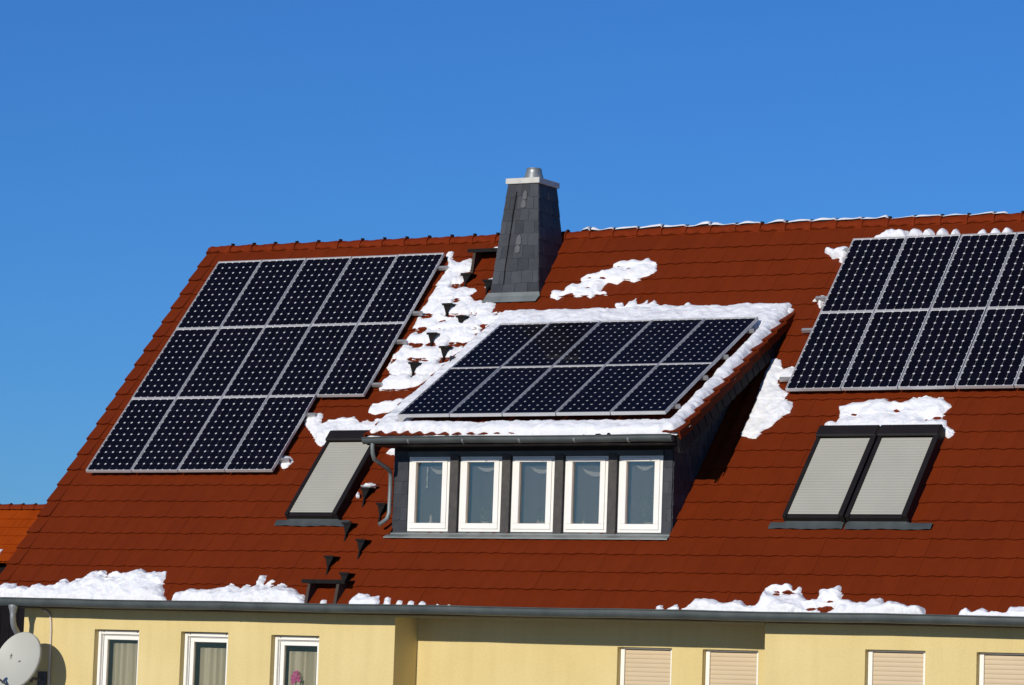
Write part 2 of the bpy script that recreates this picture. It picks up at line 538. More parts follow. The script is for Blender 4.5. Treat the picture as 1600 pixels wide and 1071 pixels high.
curt_lab = ['sheer pleated curtain in the wall window nearest the satellite dish',
            'sheer pleated curtain in the middle one of three wall windows',
            'sheer pleated curtain behind the magenta flowers']
for i, (x0, x1, z0, z1) in enumerate(left_holes):
    e = 0.004
    ya = WY + 0.105
    wn = origin_child(ring(MB(), x0 + e, x1 - e, z0 + e, z1 - e, 0.055, 0.055, 0.06, 0.075, ya + 0.03, ya + 0.11).build('window', M['white'], house, bevel=0.004))
    ring(MB(), x0 + 0.063, x1 - 0.063, z0 + 0.068, z1 - 0.083, 0.060, 0.060, 0.075, 0.055, ya + 0.045, ya + 0.10).build('sash', M['white'], wn, bevel=0.006)
    MB().box(x0 + 0.120, x1 - 0.120, ya + 0.068, ya + 0.074, z0 + 0.140, z1 - 0.135).build('pane', M['glass_low'], wn)
    for gx in (x0 + e, x1 - e - 0.045):
        MB().box(gx, gx + 0.045, ya - 0.012, ya + 0.028, z0 + 0.01, z1 - 0.012).build('shutter_guide', M['white'], wn, bevel=0.004)
    MB().box(x0 + 0.052, x1 - 0.052, ya - 0.010, ya + 0.028, z1 - 0.062, z1 - 0.012).build('shutter_box', M['white'], wn, bevel=0.004)
    for sx in (x0 + 0.095, x1 - 0.095):
        MB().tube([(sx, ya - 0.013, z1 - 0.030), (sx, ya - 0.009, z1 - 0.030)], 0.009, 8).build('screw', M['zinc'], wn)
    MB().box(x0 - 0.03, x1 + 0.03, WY - 0.05, ya + 0.03, z0 - 0.02, z0 + 0.002).build('window_sill', M['concrete'], wn)
    # curtain: wavy sheet
    c = MB()
    n = 46
    xa, xb = x0 + 0.155, x1 - 0.05
    zt, zb = z1 - 0.215 + 0.03 * (i == 0), z0 + 0.15
    pts = []
    for j in range(n + 1):
        q = j / n
        x = xa + (xb - xa) * q
        y = ya + 0.155 + 0.034 * math.sin(q * 34 + 1.3 * i + 1.4 * math.sin(q * 7 + i)) + 0.006 * math.sin(q * 71)
        pts.append((x, y))
    vs = [(x, y, zt) for x, y in pts] + [(x + 0.004 * math.sin(k), y + 0.01 * math.sin(k * .3), zb) for k, (x, y) in enumerate(pts)]
    c.add(vs, [(j, j + 1, n + 2 + j, n + 1 + j) for j in range(n)])
    tag(c.build('curtain', M['curtain'], smooth=True), curt_lab[i], 'curtain', 'curtains in the wall windows')

slat_me = MB()
nsl = 5
pr = [(0.0, -0.0)] + [(-0.003 * math.sin(math.pi * k / nsl), 0.0555 * k / nsl) for k in range(1, nsl)] + [(0.0, 0.0555)]
vs = [(x, y, z) for x in (0, 1) for (y, z) in pr]
slat_me.add(vs, [(k, nsl + 1 + k, nsl + 2 + k, k + 1) for k in range(nsl)])
slat_mesh = slat_me.mesh('slat', M['beige'], True)
for (x0, x1, z0, z1), yw in [(h, WR) for h in rec_holes] + [(h, WY) for h in right_holes]:
    ya = yw + 0.10
    wn = origin_child(ring(MB(), x0 + .004, x1 - .004, z0 + .004, z1 - .004, 0.058, 0.058, 0.05, 0.02, ya - 0.01, ya + 0.04).build('shuttered_window', M['white'], house, bevel=0.004))
    MB().box(x0 + 0.05, x1 - 0.05, ya + 0.055, ya + 0.06, z0 + 0.02, z1 - 0.01).build('shutter_backing', M['beige'], wn)
    z = z1 - 0.030 - 0.058
    while z > z0 + 0.05:
        s = obj('slat', slat_mesh, wn)
        s.location = (x0 + 0.063, ya + 0.022, z)
        s.scale = (x1 - x0 - 0.126, 1, 1)
        z -= 0.058

# ------------------------------------------------------------------ main roof
deck = MB()
def deck_quad(u0, u1, s0, s1, n=-0.055):
    deck.quad(RP(u0, s0, n), RP(u1, s0, n), RP(u1, s1, n), RP(u0, s1, n))
HU0, HU1, HS0, HS1 = 6.20, 10.40, 1.475, 5.80
deck_quad(0.03, ROOF_L - .03, 0.02, HS0)
deck_quad(0.03, HU0, HS0, HS1)
deck_quad(HU1, ROOF_L - .03, HS0, HS1)
deck_quad(0.03, ROOF_L - .03, HS1, RIDGE_S - 0.01)
deck.quad((0.03, RIDGE_Y, RIDGE_Z - 0.06), (ROOF_L - .03, RIDGE_Y, RIDGE_Z - 0.06), (ROOF_L - .03, BACK_Y, -0.06), (0.03, BACK_Y, -0.06))
roof = origin_child(deck.build('roof', M['deck'], house))

def tile_mesh(name, L, mt, left=False, right=False, n=8):
    xs = [-TW / 2 + (TW + 0.010) * k / n for k in range(n + 1)]
    wz = [-0.008 * math.cos(2 * math.pi * x / TW) * (1 if abs(x) < TW / 2 else 0.7) for x in xs]
    wz[-1] += 0.002
    wz[-2] += 0.001
    tl = 0.022 / TG
    lift = 0.012 if (left or right) else 0.0
    z0, z1 = 0.019, 0.019 - tl * L
    mb = MB()
    top = [(x, 0.0, z0 + h + lift) for x, h in zip(xs, wz)] + [(x, L, z1 + h) for x, h in zip(xs, wz)]
    m_ = n + 1
    mb.add(top, [(k, k + 1, m_ + k + 1, m_ + k) for k in range(n)])
    fr = [(x, 0.0, z0 + h + lift) for x, h in zip(xs, wz)] + [(x, 0.004, z0 + h - 0.019 + lift) for x, h in zip(xs, wz)]
    mb.add(fr, [(k + 1, k, m_ + k, m_ + k + 1) for k in range(n)])
    for flag, x, sg in ((left, xs[0], -1), (right, xs[-1], 1)):
        if flag:
            za, zb = z0 + wz[0] + lift, z1 + wz[0]
            o = 0.022 * sg
            oe = 0.4 if left else 1.0
            mb.add([(x, 0, za), (x + o, 0, za - 0.012), (x + o, 0, za - 0.125), (x, L, zb), (x + o * oe, L, zb - 0.008), (x + o * oe, L, zb - 0.115)],
                   [(0, 1, 4, 3), (1, 2, 5, 4), (0, 3, 4, 1)][:2])
            mb.add([(x, 0.0, za), (x + o, 0.0, za - 0.012), (x + o, 0.0, za - 0.125), (x - 0.0 * sg, 0.0, za - 0.125)], [(0, 1, 2, 3)])
    me = mb.mesh(name, mt, True)
    import bmesh
    bm = bmesh.new(); bm.from_mesh(me)
    for e_ in bm.edges:
        if len(e_.link_faces) == 2 and e_.calc_face_angle(0) > 0.6:
            e_.smooth = False
    bm.to_mesh(me); bm.free()
    return me
TL = 0.40
T_std = tile_mesh('roof_tile', TL, M['tile'])
T_verge = tile_mesh('verge_tile', TL, M['tile'], left=True)
T_short = tile_mesh('roof_tile_short', 0.17, M['tile'])
T_vshort = tile_mesh('verge_tile_short', 0.17, M['tile'], left=True)

def me_arrays(me):
    v = np.empty(len(me.vertices) * 3); me.vertices.foreach_get('co', v)
    return v.reshape(-1, 3), [tuple(p.vertices) for p in me.polygons]
def joined(name, items, mt, parent):
    """items: (mesh, 4x4) pairs joined into one mesh"""
    V, F, off = [], [], 0
    cache = {}
    for me, mx in items:
        if me.name not in cache:
            cache[me.name] = me_arrays(me)
        v, f = cache[me.name]
        A = np.array(mx)
        V.append(v @ A[:3, :3].T + A[:3, 3])
        F += [tuple(i + off for i in p) for p in f]
        off += len(v)
    V = np.concatenate(V)
    me = bpy.data.meshes.new(name)
    me.from_pydata(V.tolist(), [], F)
    me.materials.append(mt)
    me.polygons.foreach_set('use_smooth', [True] * len(me.polygons))
    me.update()
    o = obj(name, me, parent)
    auto_smooth(o, 0.6)
    tag(o, kind='stuff')
    return o

ncol = int(ROOF_L / TW)
arrays_cover = [(0.465, 4.565, 4.10, 7.29), (0.465, 3.745, 2.5, 7.29), (11.258, 16.0, 4.07, 7.26), (4.35, 5.28, 1.66, 3.3), (12.0, 13.8, 1.66, 3.3), (5.6, 6.55, 6.37, 7.8)]
tiles = []
for k in range(24):
    s0 = k * TG - (0.025 if k == 0 else 0)
    for c in range(ncol):
        u = (c + 0.5) * TW
        if HU0 + 0.02 < u - TW / 2 and u + TW / 2 < HU1 - 0.02 and k >= 4 and s0 + TL < HS1 + 0.10:
            continue
        if k == 4 and 6.15 < u < 10.42:
            continue
        if 5.75 < u < 6.4 and 6.45 < s0 and s0 + TL < 7.9 and k < 23 and s0 > 6.5:
            continue
        tiles.append((c, k, u, s0))
def cover(u, s):
    return any(a < u < b and c < s + .1 and s + .25 < d for a, b, c, d in arrays_cover)
RT = Matrix(((1, 0, 0), (0, cT, -sT), (0, sT, cT)))
cand = sorted([t for t in tiles if t[0] > 0 and t[1] < 23 and t[2] < 15.9 and not cover(t[2], t[3])],
              key=lambda t: (RP(t[2], t[3]) - CAM).length)
single = {(t[0], t[1]) for t in cand[:300]}
rest = []
for c, k, u, s0 in tiles:
    rnd = random.Random(c * 131 + k)
    jit = Matrix.Rotation(rnd.uniform(-.008, .008), 3, 'Z') @ Matrix.Rotation(rnd.uniform(-.006, .006), 3, 'X') @ Matrix.Rotation(rnd.uniform(-.006, .006), 3, 'Y')
    mx = (RT @ jit).to_4x4()
    mx.translation = RP(u + rnd.uniform(-.002, .002), s0 + rnd.uniform(-.005, .005), rnd.uniform(-.002, .002))
    me = T_std if k < 23 else T_short
    if c == 0:
        o = obj('verge_tile', T_verge if k < 23 else T_vshort, roof)
        o.matrix_basis = mx
    elif (c, k) in single:
        o = obj('roof_tile', me, roof)
        o.matrix_basis = mx
    else:
        rest.append((me, mx))
joined('roof_tile_field', rest, M['tile'], roof)
# the rear slope, seen only as an edge
MB().quad((0.0, RIDGE_Y + .02, RIDGE_Z - 0.03), (ROOF_L, RIDGE_Y + .02, RIDGE_Z - 0.03), (ROOF_L, BACK_Y + .05, -0.05), (0.0, BACK_Y + .05, -0.05)).build('rear_slope', M['tile'], roof)
# bargeboard at the left verge
MB().prism([RP(0.03, -0.02, -0.06), RP(0.03, RIDGE_S, -0.06), RP(0.03, RIDGE_S, -0.24), RP(0.03, -0.02, -0.24)], (0, 0, 0), (0.03, 0, 0)).build('bargeboard', M['brownboard'], house)
# ridge tiles
rd = MB()
rsg, rln = 10, 5
for i in range(rln + 1):
    q = i / rln
    r = 0.108 + 0.014 * q + (0.007 if i >= rln - 1 else 0)
    for k in range(rsg + 1):
        a = R_(-12) + R_(204) * k / rsg
        rd.v.append((-0.02 + 0.44 * q, -r * math.cos(a), r * math.sin(a)))
rd.f += [(i * (rsg + 1) + k, (i + 1) * (rsg + 1) + k, (i + 1) * (rsg + 1) + k + 1, i * (rsg + 1) + k + 1) for i in range(rln) for k in range(rsg)]
n0 = len(rd.v)
last = [rd.v[rln * (rsg + 1) + k] for k in range(rsg + 1)]
rd.add(last + [(x - .0, y * .86, z * .86) for x, y, z in last], [(k, k + 1, rsg + 2 + k, rsg + 1 + k) for k in range(rsg)])
first = [rd.v[k] for k in range(rsg + 1)]
rd.add(first, [tuple(range(rsg + 1))])
ridge_mesh = rd.mesh('ridge_tile', M['ridge'], True)
clip_mesh = MB().box(-0.016, 0.020, -0.022, 0.030, -0.010, 0.012).mesh('ridge_clip', M['black'])
RIDGE_C = Vector((0, RIDGE_Y, RIDGE_Z - 0.112))
for i in range(43):
    x = 0.0 + 0.40 * i
    o = obj('ridge_tile', ridge_mesh, roof)
    o.location = RIDGE_C + Vector((x, 0, random.uniform(-.003, .003)))
    o.rotation_euler = (random.uniform(-.03, .03), random.uniform(-.006, .006), random.uniform(-.006, .006))
    o = obj('ridge_clip', clip_mesh, roof)
    o.location = RIDGE_C + Vector((x + 0.405, -0.015, 0.134))

# ------------------------------------------------------------------ chimney: tapering, slate clad
ch_c = Vector((6.077, 4.775))
def ch_half(z):
    q = (z - 4.68) / (6.40 - 4.68)
    return 0.410 + (0.255 - 0.410) * q, 0.455 + (0.285 - 0.455) * q
Z0, Z1 = 4.50, 6.40
core = MB()
def ch_ring(z, grow=0.0):
    a, b = ch_half(z)
    a += grow; b += grow
    return [(ch_c.x - a, ch_c.y - b, z), (ch_c.x + a, ch_c.y - b, z), (ch_c.x + a, ch_c.y + b, z), (ch_c.x - a, ch_c.y + b, z)]
core.add(ch_ring(4.45, -0.02) + ch_ring(Z1, -0.02), [(0, 1, 5, 4), (1, 2, 6, 5), (2, 3, 7, 6), (3, 0, 4, 7), (4, 5, 6, 7)])
chim = origin_child(core.build('chimney', M['slate'], house))
def clad(parent, P, rows, widths, thick=0.009, tilt=0.009, keep=None, mt=None, rseed=3, name='slate'):
    """P(a, r, n): point on the face, a 0..1 across, r 0..1 up, n outward"""
    rnd = random.Random(rseed)
    for i in range(rows):
        r0, r1 = i / rows, (i + 1) / rows
        lap = 0.25 / rows
        k = widths
        cuts = [0.0]
        offs = 0.5 if i % 2 else 0.0
        for j in range(k):
            q = (j + 1 - offs + rnd.uniform(-.10, .10)) / k
            if 0.06 < q < 0.94:
                cuts.append(q)
        cuts.append(1.0)
        for a, b in zip(cuts, cuts[1:]):
            if keep and not keep((a + b) / 2, (r0 + r1) / 2):
                continue
            g_ = 0.003
            j1, j2 = rnd.uniform(-.12, .12) / rows * 0.5, rnd.uniform(-.12, .12) / rows * 0.5
            lo1, lo2 = max(0, r0 + j1), max(0, r0 + j2)
            hi = min(1.0, r1 + lap)
            n0_ = tilt + rnd.uniform(0, .004)
            am = (a + b) / 2
            lo_m = min(lo1, lo2) - 0.01 / rows
            front = [P(a + g_, lo1, n0_), P(am, max(0, lo_m), n0_), P(b - g_, lo2, n0_), P(b - g_, hi, 0.002), P(a + g_, hi, 0.002)]
            back = [P(a + g_, lo1, n0_ - thick), P(am, max(0, lo_m), n0_ - thick), P(b - g_, lo2, n0_ - thick), P(b - g_, hi, -0.006), P(a + g_, hi, -0.006)]
            mb = MB()
            mb.add(front + back, [(0, 1, 2, 3, 4), (1, 0, 5, 6), (2, 1, 6, 7), (3, 2, 7, 8), (0, 4, 9, 5)])
            mb.build(name, mt or M['slate'], parent)
def face(i):
    def P(a, r, n):
        z = 4.715 + (6.40 - 4.715) * r
        rg = [Vector(p) for p in ch_ring(z)]
        p = rg[i].lerp(rg[(i + 1) % 4], a)
        nn = [Vector((0, -1, 0.1)), Vector((1, 0, 0.1)), Vector((0, 1, .1)), Vector((-1, 0, .1))][i]
        if i == 1 or i == 3:
            pass
        return p + nn * n
    return P
clad(chim, face(0), 9, 4, rseed=11)
clad(chim, face(1), 8, 3, rseed=12, keep=lambda a, r: True)
clad(chim, face(3), 8, 3, rseed=13)
# a lapped strip of paler slates and the dark lap beside it on the front
strip = simple('pale_slate', (0.060, 0.063, 0.069), (0.090, 0.092, 0.098), 0.5, scale=12)
f0 = face(0)
for r0_, r1_, a0, a1 in ((0.86, 0.945, 0.535, 0.66), (0.79, 0.865, 0.50, 0.64), (0.455, 0.545, 0.455, 0.58), (0.385, 0.46, 0.44, 0.56)):
    mb = MB()
    nn = 0.024
    top = [(a0, r0_), ((a0 + a1) / 2, r0_ - .012), (a1, r0_), (a1, r1_ - .03), ((a0 * .4 + a1 * .6), r1_), (a0 + .01, r1_ - .03)]
    mb.add([f0(a, r, nn) for a, r in top] + [f0(a, r, nn - .016) for a, r in top], [tuple(range(6))] + [(i, (i + 1) % 6, 6 + (i + 1) % 6, 6 + i) for i in range(6)])
    o = mb.build('patch_slate', strip, chim)
    o['label'] = 'paler slate patch on the chimney front'
mb = MB()
path = [(0.33, 0.93), (0.305, 0.80), (0.285, 0.60), (0.27, 0.42), (0.255, 0.25), (0.265, 0.10)]
mb.tube([f0(a, r, 0.020) for a, r in path], 0.006, 6)
mb.build('lap_line', M['black'], chim, smooth=True)  # thin dark tube added to draw the slate lap line
# apron at the foot
ap = MB()
lo, hi2 = ch_ring(4.70, 0.05), ch_ring(4.76, 0.028)
ap.add([lo[0], lo[1], hi2[1], hi2[0]], [(0, 1, 2, 3)])
p0, p1 = RP(5.60, 6.235, 0.032), RP(6.50, 6.235, 0.032)
q0, q1 = RP(5.60, 6.36, 0.040), RP(6.50, 6.36, 0.040)
ap.add([p0, p1, Vector(lo[1]), Vector(lo[0])], [(0, 1, 2, 3)])
ap.build('flashing', M['apron'], chim)
# cap slab and flue
cap = MB()
a, b = ch_half(6.40)
cap.box(ch_c.x - a - 0.03, ch_c.x + a + 0.03, ch_c.y - b - 0.035, ch_c.y + b + 0.035, 6.402, 6.487)
cap.build('chimney_cap', M['concrete'], chim, bevel=0.008)
fl = MB()
fc = (6.10, 4.76)
fl.tube([(fc[0], fc[1], 6.486), (fc[0], fc[1], 6.52), (fc[0], fc[1], 6.60), (fc[0], fc[1], 6.645), (fc[0], fc[1], 6.655)], [0.155, 0.150, 0.122, 0.115, 0.120], 24)
fl.tube([(fc[0], fc[1], 6.655), (fc[0], fc[1], 6.67)], [0.105, 0.10], 24)
fl.build('flue_pipe', M['zinc_light'], chim, smooth=True)

# ------------------------------------------------------------------ dormer
DX0, DX1 = 6.01, 10.78
DTW = (DX1 - DX0) / 23                     # roof edges
FX0, FX1, FY = 6.143, 10.43, 1.0           # front
TJ = 4.125
dd = MB()
dd.quad(DP(DX0 + .02, 0.03, -0.055), DP(DX1 - .02, 0.03, -0.055), DP(DX1 - .02, TJ - .02, -0.055), DP(DX0 + .02, TJ - .02, -0.055))
dd.quad(DP(DX0 + .02, 0.03, -0.085), DP(DX0 + .02, TJ - .1, -0.085), DP(DX1 - .02, TJ - .1, -0.085), DP(DX1 - .02, 0.03, -0.085))
MB().box(FX0 + .02, FX1 - .02, FY + .03, 3.7, 2.62, 2.64).build('dormer_ceiling', M['plaster_in'], house)
droof = origin_child(dd.build('dormer_roof', M['deck'], house))
T_right = tile_mesh('verge_tile_right', TL, M['tile'], right=True)
RD = Matrix(((1, 0, 0), (0, cP, -sP), (0, sP, cP)))
rest = []
for k in range(12):
    for c in range(23):
        rnd = random.Random(c * 71 + k + 5000)
        mx = (RD @ Matrix.Rotation(rnd.uniform(-.012, .012), 3, 'Z') @ Matrix.Rotation(rnd.uniform(-.010, .010), 3, 'X')).to_4x4() @ Matrix.Diagonal((DTW / TW, 1, 1, 1))
        mx.translation = DP(DX0 + (c + .5) * DTW + rnd.uniform(-.003, .003), k * TG + rnd.uniform(-.006, .006), 0)
        if c in (0, 22):
            o = obj('verge_tile', T_verge if c == 0 else T_right, droof); o.matrix_basis = mx
        elif k == 0 or c == 21:
            o = obj('roof_tile', T_std, droof); o.matrix_basis = mx
        else:
            rest.append((T_std, mx))
joined('roof_tile_field', rest, M['tile'], droof)

# front wall with window openings
DWX = [6.385 + 0.8125 * i for i in range(5)]
DWW, DWZ0, DWZ1 = 0.655, 1.045, 2.075
fw_ = MB()
holed_wall(fw_, FX0, FX1, 0.96, 2.62, FY, [(x, x + DWW, DWZ0, DWZ1) for x in DWX], 0.16)
def tri_z(y, n=-0.09):                     # underside of dormer roof at depth y
    return DZ + (y - DY) * math.tan(PHI) + n / cP
for X in (FX0, FX1):
    ys = [FY, 3.86]
    fw_.add([(X, ys[0], 1.0), (X, ys[1], ys[1] * math.tan(TH) - .06), (X, ys[1], tri_z(ys[1])), (X, ys[0], tri_z(ys[0]))], [(0, 1, 2, 3)])
dwall = origin_child(fw_.build('dormer_wall', M['slate'], house))
# slates on the right cheek, in horizontal courses
CY0, CY1, CZ0, CZ1 = FY, 3.88, 1.05, 4.25
def PR(a, r, n):
    return Vector((FX1 + 0.004 + n, CY0 + (CY1 - CY0) * a, CZ0 + (CZ1 - CZ0) * r))
def keepc(a, r):
    y = CY0 + (CY1 - CY0) * a; z = CZ0 + (CZ1 - CZ0) * r
    return z > y * math.tan(TH) - 0.10 and z + 0.12 < tri_z(y + .05)
clad(dwall, PR, 18, 13, keep=keepc, rseed=21)
def PL(a, r, n):
    return Vector((FX0 - 0.004 - n, CY0 + (CY1 - CY0) * (1 - a), CZ0 + (CZ1 - CZ0) * r))
clad(dwall, PL, 9, 6, keep=lambda a, r: keepc(1 - a, r), rseed=22)
# slated bargeboard below the right verge
def PB(a, r, n):
    p = DP(DX1 - 0.028 + n, 0.02 + (TJ - 0.25) * a, -0.30 + 0.205 * r)
    return p
bb_ = origin_child(MB().prism([DP(DX1 - .06, 0.02, -.29), DP(DX1 - .06, TJ - .3, -.29), DP(DX1 - .06, TJ - .2, -.09), DP(DX1 - .06, 0.02, -.09)], (0, 0, 0), (.03, 0, 0)).build('dormer_bargeboard', M['shaded_slate'], house))
clad(bb_, PB, 1, 19, tilt=0.02, rseed=24, mt=M['shaded_slate'])
# front slates: end posts and head strip
def front_clad(x0, x1, z0, z1, rows, n, seed):
    clad(dwall, lambda a, r, q: Vector((x0 + (x1 - x0) * a, FY - 0.004 - q, z0 + (z1 - z0) * r)), rows, n, rseed=seed)
front_clad(FX0, DWX[0] - 0.012, 1.03, 2.62, 9, 1, 31)
front_clad(DWX[4] + DWW + 0.012, FX1, 1.03, 2.62, 9, 1, 32)
for i in range(4):                          # pilasters between the windows, rounded at the foot
    x0, x1 = DWX[i] + DWW + 0.014, DWX[i + 1] - 0.014
    xm, hw = (x0 + x1) / 2, (x1 - x0) / 2
    poly = [(x0, 0, 2.10), (x0, 0, 1.045)] + [(xm - hw * math.cos(math.pi * k / 6), 0, 1.045 - 0.045 * math.sin(math.pi * k / 6)) for k in range(1, 6)] + [(x1, 0, 1.045), (x1, 0, 2.10)]
    MB().prism(poly, (0, FY - 0.052, 0), (0, FY - 0.003, 0)).build('pilaster', M['pilaster'], dwall, bevel=0.006)
MB().box(FX0 + .01, FX1 - .01, FY - 0.030, FY - 0.003, DWZ1 + 0.075, 2.50).build('head_board', M['dark'], dwall)  # dark colour carries the shade under the dormer eave
MB().box(DWX[0] - .01, DWX[4] + DWW + .01, FY - 0.040, FY - 0.004, DWZ1 + 0.004, DWZ1 + 0.072).build('head_flashing', M['zinc'], dwall, bevel=0.004)
# soffit, fascia, gutter
MB().box(DX0 + .03, DX1 - .07, DY + 0.035, FY + .05, 2.195, 2.21).build('dormer_soffit', M['dark'], house)
MB().box(DX0 + .03, DX1 - .07, DY + 0.01, DY + 0.033, 2.19, 2.275).build('dormer_fascia', M['dark'], house)
dg = origin_child(trough(DX0 + 0.01, 10.735, DY - 0.048, 2.288, 0.052, 0.085).build('dormer_gutter', M['zinc'], house, smooth=True))
for x in (6.75, 7.6, 8.47, 9.3, 10.1):
    b = MB(); b.tube([(x - .013, DY - 0.048, 2.254), (x + .013, DY - .048, 2.254)], 0.0555, 18, caps=False)
    bb = MB()
    for f_ in b.f:
        if all(b.v[j][2] < 2.262 for j in f_):
            bb.add([b.v[j] for j in f_], [tuple(range(len(f_)))])
    bb.build('gutter_bracket', M['zinc_light'], dg, smooth=True)
dpp = MB()
dpp.tube([(6.165, .362, 2.24), (6.165, .362, 2.16), (6.165, .375, 2.07), (6.16, .43, 2.00), (6.155, .60, 1.95), (6.15, .80, 1.90), (6.135, .90, 1.86), (6.125, .935, 1.79), (6.122, .94, 1.62), (6.118, .94, 1.30), (6.10, .92, 1.215), (6.06, .87, 1.16), (6.03, .83, 1.13)],
         0.029, 14)
dpp.build('dormer_downpipe', M['apron'], house, smooth=True)
# apron at the foot of the dormer front
ap = MB()
xa, xb = FX0 - 0.035, FX1 + 0.03
pts = [(FY - 0.004, 1.040), (FY - 0.075, 1.022), (FY - 0.080, 1.006)]
q = RP(0, 1.262, 0.036)
pts.append((q.y, q.z + 0.012)); pts.append((q.y - .003, q.z - .004))
vs = [(x, y, z) for x in (xa, xb) for y, z in pts]
n = len(pts)
ap.add(vs, [(k, k + 1, n + k + 1, n + k) for k in range(n - 1)])
ap.add([(xa, *pts[0]), (xa, *pts[2]), (xa, *pts[3]), (xa, FY, 0.96)], [(0, 1, 2, 3)])
ap.add([(xb, *pts[0]), (xb, *pts[2]), (xb, *pts[3]), (xb, FY, 0.96)], [(0, 3, 2, 1)])
ap.build('dormer_apron', M['apron'], house)

for i, x in enumerate(DWX):
    wn = origin_child(ring(MB(), x + .003, x + DWW - .003, DWZ0 + .003, DWZ1 - .003, 0.046, 0.046, 0.045, 0.032, FY - 0.012, FY + 0.07).build('dormer_window', M['white'], house, bevel=0.004))
    ring(MB(), x + .040, x + DWW - .040, DWZ0 + .040, DWZ1 - .028, 0.078, 0.078, 0.078, 0.052, FY - 0.030, FY + 0.045).build('sash', M['white'], wn, bevel=0.007)
    MB().box(x + .10, x + DWW - .10, FY + 0.012, FY + 0.018, DWZ0 + .115, DWZ1 - .078).build('pane', M['glass'], wn)
MB().box(FX0 + .1, FX1 - .1, FY + 0.165, FY + 0.42, 1.075, 1.10).build('inner_sill', M['white'], house)

# things behind the dormer panes
lab = ['first', 'second', 'third', 'fourth', 'fifth']
sw = [(0.42, 0.98, 0.0, .03), (0.25, 0.95, 0.01, .0), (0.30, 0.98, 0.0, .025), (0.25, 0.98, -0.02, .05), (0.25, 0.80, 0.02, .0)]
for i, x in enumerate(DWX):
    a, b, dz, sk = sw[i]
    n = 14
    xa, xb = x + .10 + (DWW - .2) * a, x + .10 + (DWW - .2) * b
    mb = MB()
    vs = []
    for j in range(n + 1):
        q = j / n
        sag = 0.075 * math.sin(math.pi * q) ** 0.8
        yy = FY + 0.075 + 0.006 * math.sin(q * 30)
        vs += [(xa + (xb - xa) * q, yy, 1.935 + dz - sag * 0.35 - sk * q), (xa + (xb - xa) * q, yy + .004, 1.93 + dz - sag * 0.95 - sk * q * 1.4)]
    mb.add(vs, [(2 * j, 2 * j + 1, 2 * j + 3, 2 * j + 2) for j in range(n)])
    tag(mb.build('lace_curtain', M['lace'], smooth=True), 'small lace swag at the top of the %s dormer window from the left' % lab[i], 'curtain', 'lace swags in the dormer windows')
for i, x in enumerate(DWX):                 # fine net added across the whole pane to lighten it, softly pleated
    nn_ = 40
    vs = []
    for j in range(nn_ + 1):
        xx = x + .07 + (DWW - .14) * j / nn_
        yy = FY + 0.115 + 0.004 * math.sin(j * 1.25 + i) + .003 * math.sin(j * 2.9 + 2 * i)
        vs += [(xx, yy, DWZ1 - .05), (xx, yy + .004, DWZ0 + .07)]
    tag(MB().add(vs, [(2 * j, 2 * j + 1, 2 * j + 3, 2 * j + 2) for j in range(nn_)]).build('added_net', M['net'], smooth=True),
        'fine net sheet added to lighten the %s dormer window from the left' % lab[i], 'curtain', 'net sheets added in the dormer windows')
def lathe(mb, c, prof, seg=12):
    vs = [(c[0] + r * math.cos(2 * math.pi * k / seg), c[1] + r * math.sin(2 * math.pi * k / seg), c[2] + z) for r, z in prof for k in range(seg)]
    fs = [(i * seg + k, i * seg + (k + 1) % seg, (i + 1) * seg + (k + 1) % seg, (i + 1) * seg + k) for i in range(len(prof) - 1) for k in range(seg)]
    return mb.add(vs, fs)
def leafy(mb, c, n, h, spread, size, rnd):
    for k in range(n):
        a = rnd.uniform(0, 6.28)
        t_ = rnd.uniform(0.15, 1)
        p = Vector((c[0] + math.cos(a) * spread * t_ * rnd.uniform(.4, 1), c[1] + math.sin(a) * spread * .5 * t_, c[2] + h * rnd.uniform(0.1, 1)))
        d = Vector((math.cos(a), math.sin(a) * .6, rnd.uniform(.1, 1.2))).normalized() * size * rnd.uniform(.6, 1.2)
        s_ = d.cross(Vector((rnd.uniform(-1, 1), rnd.uniform(-1, 1), 1))).normalized() * size * .22
        mb.add([p, p + d * .5 + s_, p + d, p + d * .5 - s_], [(0, 1, 2, 3)])
plants = [(DWX[1] + .27, 36, .16, .13, .09, 'low bushy pot plant behind the second dormer window from the left'),
          (DWX[2] + .36, 26, .16, .12, .08, 'pot plant with thin leaves behind the middle dormer window'),
          (DWX[4] + .33, 44, .36, .12, .10, 'tall leafy pot plant behind the rightmost dormer window')]
for x, n, h, sp_, sz, lb in plants:
    rnd = random.Random(int(x * 100))
    th_ = thing('potted_plant', (x, FY + .27, 1.10), lb, 'plant', 'pot plants on the dormer sill')
    lathe(MB(), (x, FY + .27, 1.10), [(0.0, 0), (.05, 0), (.065, .10), (.058, .10), (.0, .085)]).build('pot', M['pot'], th_, smooth=True)
    mb = MB(); leafy(mb, (x, FY + .27, 1.19), n, h, sp_, sz, rnd)
    mb.build('leaves', M['leaf'], th_)
for x, hh, nm, lb in ((DWX[0] + .24, .20, 'candle_figure', 'pale cone-shaped ornament behind the leftmost dormer window'),
                  (DWX[1] + .46, .10, 'candle_figure', 'small white ornament behind the second dormer window from the left'),
                  (DWX[2] + .30, .13, 'white_vase', 'white vase behind the middle dormer window'),
                  (DWX[3] + .18, .12, 'candle_figure', 'small pale ornament behind the fourth dormer window from the left')):
    tag(lathe(MB(), (x, FY + .22, 1.10), [(0, 0), (.045, 0), (.04, hh * .3), (.018, hh * .6), (.022, hh * .8), (.0, hh)]).build(nm, M['pot'], smooth=True), lb, 'ornament')
orn = MB()
